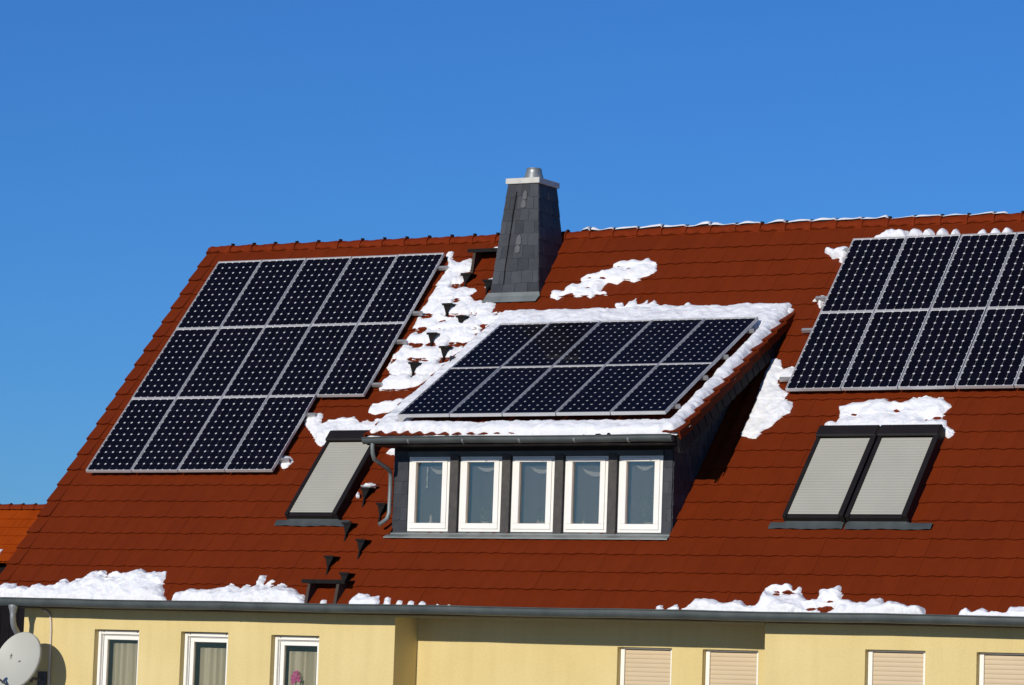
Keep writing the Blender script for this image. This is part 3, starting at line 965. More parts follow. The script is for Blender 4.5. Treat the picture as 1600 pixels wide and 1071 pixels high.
for k in range(9):
    z = 1.92 - k * .032
    w_ = 0.012 + .006 * math.sin(k * 1.7)
    x = DWX[0] + .245 + .004 * math.sin(k * 2.3)
    orn.prism([(x - w_, 0, z), (x, 0, z - .018), (x + w_, 0, z), (x, 0, z + .018)], (0, FY + .07, 0), (0, FY + .078, 0))
tag(orn.build('hanging_ornament', M['lace']), 'white dangling ornament hung inside the leftmost dormer window', 'ornament')

# ------------------------------------------------------------------ roof windows with roller shutters
def RBOX(mb, u0, u1, s0, s1, n0, n1):
    return mb.add([RP(u, s, n) for n in (n0, n1) for (u, s) in ((u0, s0), (u1, s0), (u1, s1), (u0, s1))],
                  [(0, 3, 2, 1), (4, 5, 6, 7), (0, 1, 5, 4), (1, 2, 6, 5), (2, 3, 7, 6), (3, 0, 4, 7)])
sl = MB()
nn = 5
pr = [(0.0516 * k / nn, 0.003 * math.sin(math.pi * k / nn)) for k in range(nn + 1)]
sl.add([(x, y, z) for x in (0, 1) for y, z in pr], [(k, nn + 1 + k, nn + 2 + k, k + 1) for k in range(nn)])
rslat = sl.mesh('shutter_slat', M['shutter'], True)
for ua, aprL, aprR, lb in ((4.435, 0.16, 0.20, 'roof window with closed grey shutter left of the dormer'),
                       (12.092, 0.19, 0.0, 'left one of the two paired roof windows with closed shutters'),
                       (12.972, 0.0, 0.34, 'right one of the two paired roof windows with closed shutters')):
    ub = ua + 0.73
    fr = MB()
    RBOX(fr, ua - .055, ua, 1.600, 3.300, -.03, .150)
    RBOX(fr, ub, ub + .078, 1.600, 3.300, -.03, .168)
    RBOX(fr, ua, ub, 1.600, 1.655, -.03, .128)
    RBOX(fr, ua, ub, 1.655, 3.12, 0.085, .105)
    rw = origin_child(fr.build('roof_window', M['dark'], house, bevel=0.008))
    rw['label'] = lb
    hd = MB()
    hd.prism([RP(ua - .058, s, n) for s, n in ((3.10, .155), (3.105, .175), (3.125, .185), (3.29, .185), (3.325, .160), (3.335, .02), (3.302, .02), (3.302, .152))], (0, 0, 0), (0.846, 0, 0))
    hd.build('shutter_hood', M['dark'], rw, bevel=0.006)
    for k in range(28):
        s = obj('shutter_slat', rslat, rw)
        s.location = RP(ua + .003, 1.660 + k * 0.0516, 0.128)
        s.rotation_euler = (TH, 0, 0)
        s.scale = (0.724, 0.985, 1)
    apn = MB()
    vs = []
    xs = np.linspace(ua - .06 - aprL, ub + .06 + aprR, 24)
    for x in xs:
        wv = -0.005 * math.cos(2 * math.pi * x / TW)
        inb = ua - .06 < x < ub + .06
        vs += [RP(x, 1.482 + .006 * math.sin(x * 9), 0.036 + wv), RP(x, 1.54, 0.044 + wv * .6), RP(x, 1.597, 0.060 if inb else 0.038)]
    apn.add(vs, [(3 * i + k, 3 * (i + 1) + k, 3 * (i + 1) + k + 1, 3 * i + k + 1) for i in range(len(xs) - 1) for k in range(2)])
    apn.build('flashing', M['zinc'], rw, smooth=True)

# ------------------------------------------------------------------ solar modules
PW, PH = 0.82, 1.595
MW, MH, FH = 0.807, 1.5915, 0.046
fm = MB()
B = 0.011
fm.box(0, MW, 0, B, 0, FH); fm.box(0, MW, MH - B, MH, 0, FH)
fm.box(0, B, B, MH - B, 0, FH); fm.box(MW - B, MW, B, MH - B, 0, FH)
frame_me = fm.mesh('frame', M['alu'])
glass_me = MB().box(B, MW - B, B, MH - B, FH - 0.006, FH - 0.003).mesh('pane', M['solar_glass'])
back_me = MB().box(B, MW - B, B, MH - B, FH - 0.018, FH - 0.013).mesh('backsheet', M['backsheet'])
cp_x, cp_y = (MW - 2 * B - 0.008) / 6, (MH - 2 * B - 0.022) / 12
hx, hy, ch_ = cp_x / 2 - 0.0017, cp_y / 2 - 0.0017, 0.0175
octo = [(-hx, -hy + ch_), (-hx + ch_, -hy), (hx - ch_, -hy), (hx, -hy + ch_), (hx, hy - ch_), (hx - ch_, hy), (-hx + ch_, hy), (-hx, hy - ch_)]
cell_me = MB().add([(x, y, FH - 0.010) for x, y in octo] + [(x, y, FH - 0.013) for x, y in octo],
                   [tuple(range(8))] + [(k, 8 + k, 8 + (k + 1) % 8, (k + 1) % 8) for k in range(8)]).mesh('solar_cell', M['cell'])
def module(loc, pitch, label, group):
    e = thing('solar_module', loc, label, 'solar panel', group)
    rnd = random.Random(label)
    e.rotation_euler = (pitch + rnd.uniform(-.0025, .0025), rnd.uniform(-.0025, .0025), 0)
    obj('frame', frame_me, e, False)
    obj('backsheet', back_me, e, False)
    obj('pane', glass_me, e, False)
    for i in range(6):
        for j in range(12):
            c = obj('solar_cell', cell_me, e, False)
            c.location = (B + 0.004 + cp_x * (i + .5), B + 0.011 + cp_y * (j + .5), 0)
ordn = ['first', 'second', 'third', 'fourth', 'fifth', 'sixth']
rown = {0: 'top', 1: 'middle', 2: 'bottom'}
UL, SL = 0.465, 7.297
for r in range(3):
    for i in range(5 if r < 2 else 4):
        module(RP(UL + i * PW + .006, SL - (r + 1) * PH, 0.15 - FH), TH, 'solar panel, %s from the left in the %s row of the left array' % (ordn[i], rown[r]), 'solar panels of the left array')
UR, SR = 11.258, 7.268
for r in range(2):
    for i in range(5):
        module(RP(UR + i * PW + .006, SR - (r + 1) * PH, 0.15 - FH), TH, 'solar panel, %s from the left in the %s row of the right array' % (ordn[i], ('upper', 'lower')[r]), 'solar panels of the right array')
D0 = Vector((6.405, 3.362, 4.187))
dS, dN = Vector((0, cP, sP)), Vector((0, -sP, cP))
for r in range(2):
    for i in range(5):
        module(D0 + Vector((i * PW + .006, 0, 0)) - dS * PH * (r + 1) - dN * FH, PHI, 'solar panel, %s from the left in the %s row on the dormer roof' % (ordn[i], ('upper', 'lower')[r]), 'solar panels on the dormer roof')
# mounting rails
def rail(u0, u1, s, lb, grp, P=RP, top=0.15):
    mb = MB()
    n1 = top - FH - 0.003
    for a, b, c, d in ((-.022, .022, n1 - .05, n1 - .006), (-.022, -.008, n1 - .006, n1), (.008, .022, n1 - .006, n1)):
        mb.add([P(u, s + e_, n) for n in (c, d) for (u, e_) in ((u0, a), (u1, a), (u1, b), (u0, b))],
               [(0, 3, 2, 1), (4, 5, 6, 7), (0, 1, 5, 4), (1, 2, 6, 5), (2, 3, 7, 6), (3, 0, 4, 7)])
    ob = mb.build('mounting_rail', M['rail'])
    tag(ob, lb, 'rail', grp)
for i, s in enumerate((7.02, 5.98, 5.34, 4.39)):
    rail(UL + .03, UL + 5 * PW + 0.15, s, 'aluminium rail under the left array, %s from the top' % ordn[i], 'rails of the left array')
for i, s in enumerate((3.75, 2.79)):
    rail(UL + .03, UL + 4 * PW + 0.14, s, 'aluminium rail under the left array, %s from the bottom' % ('second', 'lowest')[i], 'rails of the left array')
for i, s in enumerate((7.09, 6.05, 5.37, 4.36)):
    rail(UR - (.26, .20, .19, .19)[i], UR + 5 * PW, s, 'aluminium rail under the right array, %s from the top' % ordn[i], 'rails of the right array')
for i, t in enumerate((3.15, 2.25, 1.55, 0.62)):
    rail(D0.x + .03, D0.x + 5 * PW + 0.05, t, 'aluminium rail under the dormer array, %s from the top' % ordn[i], 'rails of the dormer array', DP, 0.18)

# ------------------------------------------------------------------ roof steps and walk boards
def step(u, s, lb, k=1.0, sink=0.0):
    e = thing('roof_step', RP(u, s, sink), lb, 'roof step', 'black steps climbing the roof')
    mb = MB()
    w2 = 0.098 * k
    mb.box(-w2, w2, -0.125, 0.055, 0.068, 0.080)
    mb.box(-w2, w2, -0.136, -0.126, 0.056, 0.088)
    mb.box(-w2 - .03, -w2 - .001, -0.10, 0.05, 0.075, 0.084)
    mb.build('tread', M['black'], e, inv=False)
    b = MB()
    b.prism([(0, -0.115, 0.066), (0, 0.04, 0.066), (0, 0.03, 0.0), (0, -0.13, -0.150), (0, -0.165, -0.190), (0, -0.178, -0.190)], (-.011, 0, 0), (.011, 0, 0))
    b.build('bracket', M['black'], e, inv=False)
    p = MB()
    p.add([(-w2 * .85, -.118, .066), (w2 * .85, -.118, .066), (.014, -.148, -.062), (-.014, -.148, -.062), (-w2 * .85, -.110, .066), (w2 * .85, -.110, .066), (.014, -.140, -.062), (-.014, -.140, -.062)],
          [(0, 1, 2, 3), (5, 4, 7, 6), (0, 3, 7, 4), (1, 5, 6, 2)])
    p.build('front_plate', M['black'], e, inv=False)
lo = [(5.47, 2.16, 'snow-capped'), (5.87, 1.85, ''), (5.49, 1.46, ''), (5.86, 1.13, ''), (5.50, 0.80, ''), (5.89, 0.48, '')]
ll = ['black roof step capped with a clump of snow beside the roof window', 'black roof step beside the foot of the dormer downpipe',
      'black roof step below the right corner of the left roof window', 'fourth black roof step down, right of the ladder line below the dormer',
      'fifth black roof step down, second above the lower walk board', 'lowest black roof step, right above the lower walk board']
for (u, s, _), l in zip(lo, ll):
    step(u, s, l, 0.76)
up = [(5.14, 6.83), (5.11, 6.14), (5.47, 5.85), (5.13, 5.48), (5.47, 5.17), (5.10, 4.83), (5.58, 6.66)]
ul = ['topmost black step in the snow, under the upper walk board', 'second black step from the top of the snowy ladder', 'third black step from the top of the snowy ladder',
      'fourth black step from the top of the snowy ladder', 'fifth black step, close to the dormer panels', 'lowest black step in the snowy ladder above the dormer eave', 'black step half hidden behind the left foot of the chimney']
for (u, s), l in zip(up, ul):
    step(u, s, l, 0.88, -0.012)
def walk(u0, u1, s, lb, h=0.10):
    o = RP((u0 + u1) / 2, s, 0)
    e = thing('walk_board', o, lb, 'walk board', 'walk boards on the roof')
    w2 = (u1 - u0) / 2
    mb = MB()
    for k in range(5):
        y = -0.20 + k * 0.05
        mb.box(-w2, w2, y, y + .036, h, h + .022)
    mb.box(-w2, w2, -0.215, -0.202, h - .028, h + .026)
    mb.box(-w2, w2, 0.052, 0.062, h - .02, h + .026)
    mb.build('grating', M['black'], e, inv=False)
    for x in (-w2 + .09, w2 - .14):
        b = MB()
        b.prism([(x, -0.19, h - .002), (x, 0.05, h - .002), (x, 0.06, h - .05), (x, -0.24, -0.25), (x, -0.27, -0.25)], (0, 0, 0), (.045, 0, 0))
        b.build('bracket', M['brownboard'], e, inv=False)
walk(5.33, 6.02, 0.335, 'dark walk board low on the roof just above the eaves gutter', 0.06)
walk(5.02, 5.72, 7.30, 'dark walk board high on the roof beside the chimney')

# ------------------------------------------------------------------ satellite dish
dc = Vector((0.775, -0.24, -0.885))
dish = thing('satellite_dish', (0.80, 0.30, -1.05), 'pale grey satellite dish at the left corner of the yellow wall', 'satellite dish')
nrm = Vector((-0.06, -0.93, 0.36)).normalized()
ax = Vector((0, 0, 1)).cross(nrm).normalized() * -1
ay = ax.cross(nrm) * -1
if ay.z < 0: ay = -ay
if ax.x < 0: ax = -ax
mb = MB()
seg, rg = 40, 8
def dpt(r, a, off=0.0):
    return dc + ax * (0.390 * r * math.cos(a)) + ay * (0.425 * r * math.sin(a)) + nrm * (0.075 * r * r - 0.06 + off)
vs = [dpt(0, 0)] + [dpt(i / rg, 2 * math.pi * k / seg) for i in range(1, rg + 1) for k in range(seg)]
fs = [(0, 1 + k, 1 + (k + 1) % seg) for k in range(seg)]
for i in range(rg - 1):
    for k in range(seg):
        k2 = (k + 1) % seg
        fs.append((1 + i * seg + k, 1 + (i + 1) * seg + k, 1 + (i + 1) * seg + k2, 1 + i * seg + k2))
mb.add(vs, fs)
rim = [dpt(1.0, 2 * math.pi * k / seg) for k in range(seg)]
rim2 = [p + (p - dc).normalized() * 0.012 - nrm * 0.012 for p in rim]
rim3 = [p - nrm * 0.034 for p in rim2]
bk = [dpt(0.9, 2 * math.pi * k / seg, -0.02) for k in range(seg)]
for A, Bq in ((rim, rim2), (rim2, rim3), (rim3, bk)):
    mb.add(A + Bq, [(k, (k + 1) % seg, seg + (k + 1) % seg, seg + k) for k in range(seg)])
mb.add(bk + [dc - nrm * 0.085], [(k, (k + 1) % seg, seg) for k in range(seg)])
mb.build('reflector', M['dish'], dish, smooth=True)
mk = MB()                                   # small printed mark
def mpt(x, y):
    r = math.hypot(x / .39, y / .425); a = math.atan2(y / .425, x / .39)
    return dpt(r, a, 0.008)
for poly in ([(-.012, -.030), (-.006, -.030), (-.003, .035), (-.009, .035)], [(.004, -.034), (.009, -.034), (.011, .012), (.006, .012)], [(-.028, -.006), (.018, .002), (.018, .008), (-.028, .0)], [(-.02, -.05), (.018, -.047), (.018, -.043), (-.02, -.046)]):
    pp = [mpt(x - .165, y + .085) for x, y in poly]
    mk.add(pp, [(0, 1, 2, 3)])
mk.build('printed_mark', M['grey'], dish)
ar = MB()
foot = dc - ay * 0.40 - nrm * 0.03
lnb = dc + nrm * 0.50 - ay * 0.32 - ax * 0.10
ar.tube([foot - nrm * 0.02, foot.lerp(lnb, .5), lnb], 0.014, 10)
ar.build('feed_arm', M['grey'], dish, smooth=True)
ln = MB()
dl = (dc - lnb).normalized()
ln.tube([lnb - dl * .10, lnb - dl * .03, lnb - dl * .02, lnb + dl * .02], [.022, .022, .03, .032], 14)
ln.build('receiver', M['dish'], dish, smooth=True)
mt_ = MB()
mt_.tube([dc - nrm * .06, Vector((dc.x, 0.10, dc.z - .05)), Vector((dc.x, 0.12, dc.z - .30))], 0.024, 12)
mt_.tube([Vector((dc.x, 0.12, dc.z - .25)), Vector((dc.x, 0.36, dc.z - .25))], 0.022, 12)
mt_.box(dc.x - .08, dc.x + .08, 0.362, 0.378, dc.z - .36, dc.z - .14)
mt_.build('wall_mount', M['grey'], dish, smooth=True)

# ------------------------------------------------------------------ orchid in the third wall window
oc = Vector((4.92, 0.600, -1.53))
orc = thing('orchid', oc, 'orchid with magenta flowers in the wall window under the walk board', 'plant')
MB().box(4.70, 5.40, 0.585, 0.70, -1.56, -1.53).build('window_board', M['white'], house)
lathe(MB(), oc, [(0, 0), (.04, 0), (.055, .11), (.048, .11), (0, .1)]).build('pot', M['pot'], orc, smooth=True)
stm = MB()
stm.tube([oc + Vector((0, 0, .08)), oc + Vector((.02, 0, .3)), oc + Vector((.0, -.005, .50)), oc + Vector((-.03, -.01, .57))], .005, 6)
stm.tube([oc + Vector((0.01, 0, .08)), oc + Vector((.05, 0, .28)), oc + Vector((.09, -.005, .46)), oc + Vector((.12, -.01, .52))], .005, 6)
stm.build('stem', M['leaf'], orc, smooth=True)
lf = MB(); leafy(lf, oc + Vector((0, 0, .10)), 8, .08, .10, .16, random.Random(5)); leafy(lf, oc + Vector((.09, 0, .44)), 5, .05, .05, .05, random.Random(6))
lf.build('leaves', M['leaf'], orc)
for k, (x, z, s) in enumerate([(-.01, .585, 1.0), (.035, .60, 1.05), (.055, .555, .9), (-.03, .54, 1.0), (.01, .535, .95), (.045, .51, 1.0), (-.05, .50, .8), (.0, .485, .9), (.08, .49, .8), (-.03, .455, .8)]):
    fl_ = MB()
    rnd = random.Random(k)
    c = oc + Vector((x, -.018 + rnd.uniform(-.012, .008), z))
    a0 = rnd.uniform(0, 6)
    for j in range(5):
        a = a0 + j * 1.257
        d = Vector((math.cos(a), -.25, math.sin(a))) * .034 * s
        t_ = Vector((-math.sin(a), 0, math.cos(a))) * .017 * s
        fl_.add([c, c + d * .55 + t_, c + d * 1.0, c + d * .55 - t_], [(0, 1, 2, 3)])
    fl_.build('flower', M['petal'], orc)

# ------------------------------------------------------------------ snow lying on the roofs
SNOW = {
'A':[(-0.318,0.205),(0.131,0.226),(0.185,0.293),(0.378,0.296),(0.499,0.181),(0.653,0.210),(0.800,0.252),(1.072,0.270),(1.151,0.375),(1.323,0.326),(1.545,0.433),(1.656,0.538),(1.786,0.566),(1.889,0.478),(1.961,0.530),(2.110,0.520),(2.255,0.561),(2.392,0.614),(2.534,0.552),(2.704,0.542),(2.829,0.595),(2.902,0.430),(2.880,0.303),(2.996,0.203),(3.026,0.103),(3.266,-0.093),(-0.105,-0.168)],
'B':[(3.213,-0.094),(3.244,0.120),(3.439,0.225),(3.639,0.254),(3.685,0.204),(3.865,0.270),(4.045,0.337),(4.145,0.263),(4.320,0.317),(4.457,0.294),(4.441,0.482),(4.559,0.521),(4.572,0.384),(4.572,0.296),(4.679,0.423),(4.733,0.399),(4.708,0.274),(4.881,0.352),(4.967,0.279),(5.139,0.245),(5.339,0.150),(5.386,0.028),(5.494,-0.117),(3.238,-0.144)],
'C':[(5.616,-0.114),(5.636,-0.004),(5.664,0.070),(5.750,0.060),(5.818,-0.110)],
'D':[(6.122,-0.151),(6.129,0.056),(6.195,0.204),(6.336,0.182),(6.388,0.134),(6.527,0.162),(6.596,0.029),(6.621,-0.139)],
'D1':[(6.685,-0.150),(6.628,0.115),(6.662,0.152),(6.718,0.117),(6.834,-0.171)],
'D2':[(6.873,-0.146),(6.843,0.059),(6.877,0.096),(6.933,0.061),(7.022,-0.166)],
'D3':[(7.051,-0.141),(7.027,0.051),(7.060,0.088),(7.115,0.053),(7.199,-0.162)],
'D4':[(7.228,-0.137),(7.209,0.043),(7.243,0.080),(7.298,0.045),(7.375,-0.158)],
'D5':[(7.452,-0.132),(7.460,-0.012),(7.494,0.025),(7.548,-0.010),(7.599,-0.152)],
'D6':[(7.628,-0.128),(7.636,-0.008),(7.669,0.029),(7.723,-0.006),(7.774,-0.148)],
'D7':[(7.841,-0.123),(7.874,-0.062),(7.908,-0.026),(7.962,-0.060),(7.986,-0.143)],
'E':[(10.750,-0.147),(10.760,0.027),(10.820,0.063),(10.881,-0.028),(10.948,0.066),(11.021,0.091),(11.086,-0.012),(11.197,0.060),(11.278,0.166),(11.446,0.204),(11.566,0.172),(11.706,0.106),(11.839,0.166),(11.914,0.156),(12.104,0.046),(12.150,0.173),(12.189,0.404),(12.222,0.439),(12.485,0.478),(12.549,0.364),(12.638,0.447),(12.704,0.299),(12.837,0.188),(12.935,0.212),(12.936,0.372),(13.087,0.421),(13.172,0.456),(13.255,0.333),(13.239,0.219),(13.405,0.245),(13.542,0.169),(13.688,0.228),(13.797,0.265),(13.898,0.188),(14.019,0.213),(14.135,0.171),(14.240,0.106),(14.409,0.110),(14.548,-0.131),(10.763,-0.181)],
'E2':[(14.537,-0.153),(14.560,-0.031),(14.859,-0.046),(14.921,-0.143)],
'F':[(14.877,-0.167),(14.899,0.021),(15.005,0.090),(15.087,0.037),(15.193,0.105),(15.319,0.042),(15.513,0.058),(15.541,0.135),(15.716,0.161),(16.025,0.234),(16.539,0.136),(16.608,-0.133)],
'G':[(4.623,6.933),(4.638,7.082),(4.608,7.233),(4.508,7.388),(4.510,7.463),(4.584,7.475),(4.632,7.307),(4.744,7.226),(4.851,7.236),(4.972,7.319),(5.041,7.286),(5.087,7.149),(5.081,7.030),(4.960,6.977),(4.930,6.889),(5.008,6.915),(5.078,6.853),(5.061,6.735),(4.998,6.650),(5.307,6.621),(5.394,6.544),(5.332,6.430),(5.402,6.339),(5.746,6.296),(5.837,6.235),(5.850,6.018),(6.150,6.021),(6.240,5.931),(6.079,5.539),(5.843,5.334),(5.715,5.127),(5.588,4.920),(5.412,4.575),(5.352,4.466),(5.226,4.385),(5.020,4.362),(4.672,4.342),(4.590,4.427),(4.647,4.594),(4.680,4.691),(4.578,4.848),(4.574,5.132),(4.607,5.230),(4.620,5.401),(4.637,5.616),(4.623,5.775),(4.593,6.023),(4.624,6.284),(4.608,6.578)],
'H':[(4.692,3.858),(4.663,3.996),(4.774,4.063),(5.188,4.151),(5.317,4.053),(5.209,3.931),(5.049,3.879),(4.830,3.814)],
'I':[(3.714,3.612),(3.679,3.805),(3.730,3.860),(3.925,3.843),(3.978,3.704),(3.961,3.622),(4.095,3.689),(4.316,3.754),(4.507,3.765),(4.626,3.667),(4.892,3.677),(5.071,3.756),(5.081,3.565),(5.049,3.444),(4.731,3.434),(4.711,3.312),(4.298,3.317),(4.222,3.128),(4.078,3.251),(3.947,3.416)],
'J':[(3.637,2.795),(3.655,2.943),(3.780,2.956),(3.909,2.820),(3.857,2.699),(3.789,2.659)],
'K':[(6.705,6.343),(6.685,6.473),(6.874,6.480),(6.893,6.594),(7.076,6.644),(7.058,6.746),(7.255,6.867),(7.484,6.958),(7.467,7.061),(7.632,7.125),(7.788,7.132),(7.938,7.095),(8.012,7.149),(8.177,7.040),(8.247,6.878),(8.189,6.751),(8.052,6.700),(7.979,6.617),(7.792,6.698),(7.703,6.601),(7.532,6.638),(7.491,6.525),(7.481,6.439),(7.620,6.404),(7.632,6.347),(7.445,6.369),(7.383,6.286),(7.274,6.376),(7.142,6.310),(7.037,6.415),(6.926,6.348),(6.825,6.280)],
'L':[(6.178,5.819),(6.092,5.980),(6.220,6.032),(6.353,5.970),(6.567,6.047),(6.703,5.971),(6.820,6.023),(7.079,5.956),(7.323,6.004),(7.446,5.956),(7.567,6.051),(7.679,5.976),(7.757,6.043),(7.942,5.937),(7.846,6.139),(7.962,6.162),(8.031,6.061),(8.051,6.201),(8.140,6.268),(8.219,6.110),(8.292,6.135),(8.339,6.203),(8.397,6.102),(8.464,6.198),(8.605,6.038),(8.688,6.091),(8.926,5.997),(8.988,6.051),(9.050,6.132),(9.162,5.988),(9.321,6.023),(9.509,5.919),(9.640,5.830),(9.638,5.693)],
'L2':[(9.821,5.741),(9.794,5.935),(9.991,5.969),(10.119,6.033),(10.283,5.985),(10.484,5.977),(10.746,5.925),(10.738,5.802),(10.413,5.746)],
'M':[(10.756,4.898),(10.900,4.814),(10.982,4.653),(11.153,4.688),(11.332,4.434),(10.985,4.442),(11.024,4.297),(11.255,4.149),(11.240,4.019),(11.358,3.978),(11.383,3.875),(11.393,3.759),(11.314,3.683),(11.226,3.493),(11.113,3.380),(11.070,3.228),(10.942,3.268),(10.815,3.307),(10.809,3.435),(10.817,3.691),(10.814,3.924),(10.781,4.250),(10.744,4.646)],
'N':[(11.989,3.369),(11.964,3.533),(12.003,3.584),(12.133,3.556),(12.150,3.708),(12.086,3.849),(12.253,3.910),(12.420,3.971),(12.609,4.018),(12.773,3.964),(12.942,3.923),(13.103,3.996),(13.324,4.017),(13.511,4.000),(13.671,3.884),(13.711,3.808),(13.650,3.709),(13.625,3.609),(13.737,3.533),(13.744,3.446),(13.867,3.394),(13.877,3.295),(13.827,3.222),(13.709,3.322),(12.155,3.342)],
'O':[(11.477,7.381),(11.562,7.518),(11.735,7.594),(11.897,7.542),(12.001,7.550),(12.008,7.366)],
'O1':[(12.019,7.394),(12.034,7.506),(12.076,7.560),(12.175,7.554),(12.216,7.481),(12.186,7.384)],
'O2':[(12.236,7.382),(12.251,7.493),(12.293,7.547),(12.362,7.544),(12.402,7.471),(12.373,7.374)],
'O3':[(12.441,7.370),(12.457,7.482),(12.499,7.536),(12.567,7.532),(12.607,7.459),(12.578,7.363)],
'O4':[(12.656,7.358),(12.671,7.469),(12.713,7.523),(12.743,7.522),(12.783,7.449),(12.753,7.353)],
'O5':[(13.043,7.337),(13.059,7.447),(13.101,7.501),(13.150,7.498),(13.189,7.426),(13.159,7.330)],
'O6':[(13.236,7.326),(13.252,7.436),(13.294,7.490),(13.361,7.486),(13.400,7.414),(13.370,7.318)],
'O7':[(13.408,7.316),(13.425,7.427),(13.467,7.480),(13.553,7.475),(13.591,7.403),(13.561,7.308)],
'P':[(10.836,7.133),(10.884,7.201),(11.029,7.179),(11.171,7.228),(11.243,7.126),(11.199,7.015),(11.164,6.877),(11.096,6.936),(11.114,7.005),(10.979,7.026)],
'P2':[(10.979,6.080),(11.026,6.147),(11.155,6.169),(11.216,6.071),(11.155,6.018),(11.146,5.896),(11.072,6.035)],
'R':[(5.485,6.613),(5.490,6.760),(5.592,6.858),(5.735,6.588)],
'T':[(5.390,3.010),(5.423,3.103),(5.516,3.156),(5.643,2.915)]
}
HOLES = {'E': [(12.326, 0.314, 0.063), (12.486, 0.34, 0.063), (12.911, 0.042, 0.053), (13.098, 0.057, 0.084), (13.116, 0.194, 0.042)],
         'A': [(1.883, 0.426, 0.032), (2.011, 0.415, 0.032)],
         'K': [(7.413, 6.73, 0.042), (7.586, 6.996, 0.042), (7.245, 6.535, 0.042), (7.763, 6.944, 0.032), (7.198, 6.74, 0.032)],
         'N': [(12.955, 3.758, 0.042), (13.571, 3.61, 0.053), (13.424, 3.587, 0.032), (12.349, 3.692, 0.032)],
         'G': [(5.807, 5.548, 0.053), (5.839, 5.732, 0.053), (5.08, 5.86, 0.063), (4.822, 5.696, 0.074), (4.909, 5.292, 0.063), (5.111, 5.329, 0.063), (4.901, 5.009, 0.053), (5.142, 5.002, 0.053), (5.565, 4.669, 0.063), (4.751, 5.987, 0.084), (4.751, 5.354, 0.063)]}
def signed(U, S, poly):
    P = np.array(poly)
    Q = np.roll(P, -1, 0)
    best = np.full(U.shape, 1e9)
    ins = np.zeros(U.shape, bool)
    for (x0, y0), (x1, y1) in zip(P, Q):
        dx, dy = x1 - x0, y1 - y0
        L2 = dx * dx + dy * dy + 1e-12
        t = np.clip(((U - x0) * dx + (S - y0) * dy) / L2, 0, 1)
        best = np.minimum(best, np.hypot(U - x0 - t * dx, S - y0 - t * dy))
        cr = ((y0 > S) != (y1 > S)) & (U < (x1 - x0) * (S - y0) / (y1 - y0 + 1e-12) + x0)
        ins ^= cr
    return np.where(ins, best, -best)
def tile_h(U, S, gauge=TG):
    f = np.mod(S, gauge) / gauge
    return 0.019 - 0.022 * f - 0.011 * np.cos(2 * np.pi * (U / TW - 0.5)) * 0.0 - 0.011 * np.cos(2 * np.pi * (np.mod(U, TW) / TW - .5))
def heightfield(name, P, u0, u1, s0, s1, step_, sdf, thick, w, label, seed, edge=0.020, lump=0.35, floor=0.0, tilef=tile_h):
    nu, ns = max(4, int((u1 - u0) / step_) + 1), max(4, int((s1 - s0) / step_) + 1)
    U, S = np.meshgrid(np.linspace(u0, u1, nu), np.linspace(s0, s1, ns), indexing='ij')
    d = sdf(U, S)
    d = d + edge * fbm(U, S, 0.13, 3, seed) * 0.7 + edge * 0.45 * fbm(U, S, 0.045, 2, seed + 5)
    T = thick(U, S) if callable(thick) else thick
    T = T * np.clip(0.85 + lump * fbm(U, S, 0.30, 3, seed + 11) + 0.3 * lump * fbm(U, S, 0.08, 2, seed + 21), 0.35, 2)
    h = np.where(d > 0, T * (1 - np.exp(-np.maximum(d, 0) / w)) + 0.004, 1.1 * d)
    h = h + 0.006 * fbm(U, S, 0.055, 3, seed + 31) * (d > 0)
    N = tilef(U, S) * np.where(d > 0, np.exp(-np.maximum(d, 0) / 0.12) * .8 + .2, 1.0) + np.maximum(h, np.where(S < 0.0, 0.0, -0.05) if P is RP else -0.05)
    keep = d > -0.055
    idx = -np.ones(U.shape, int)
    cellk = keep[:-1, :-1] | keep[1:, :-1] | keep[:-1, 1:] | keep[1:, 1:]
    used = np.zeros(U.shape, bool)
    for a in (0, 1):
        for b in (0, 1):
            used[a:nu - 1 + a, b:ns - 1 + b] |= cellk
    idx[used] = np.arange(used.sum())
    V = [tuple(P(u, s, n)) for u, s, n in zip(U[used], S[used], N[used])]
    I, J = np.nonzero(cellk)
    F = np.stack([idx[I, J], idx[I + 1, J], idx[I + 1, J + 1], idx[I, J + 1]], 1).tolist()
    me = bpy.data.meshes.new(name)
    me.from_pydata(V, [], F)
    me.materials.append(M['snow'])
    me.polygons.foreach_set('use_smooth', [True] * len(F))
    me.update()
    return tag(obj(name, me), label, 'snow', 'patches of snow on the roof')
def poly_sdf(poly, holes=(), gaps=0.0, seed=0):
    def f(U, S):
        d = signed(U, S, poly)
        for hu, hs, hr in holes:
            r = np.hypot((U - hu) / 1.7, S - hs) - hr * 0.62
            d = np.minimum(d, r)
        if gaps:
            fr = np.mod(S, TG)                           # bare strip just below each tile edge
            dist = np.minimum(fr, TG - fr) + np.where(fr < TG / 2, 0.05, 0)
            m_ = fbm(U, np.floor(S / TG + .5) * 3.7, 0.17, 3, seed + 40)
            wv = 0.070 * np.clip((m_ - 0.10) * 2.2, -1, 1)
            d = np.minimum(d, dist - wv)
        return np.minimum(d, S + 0.078)
    return f
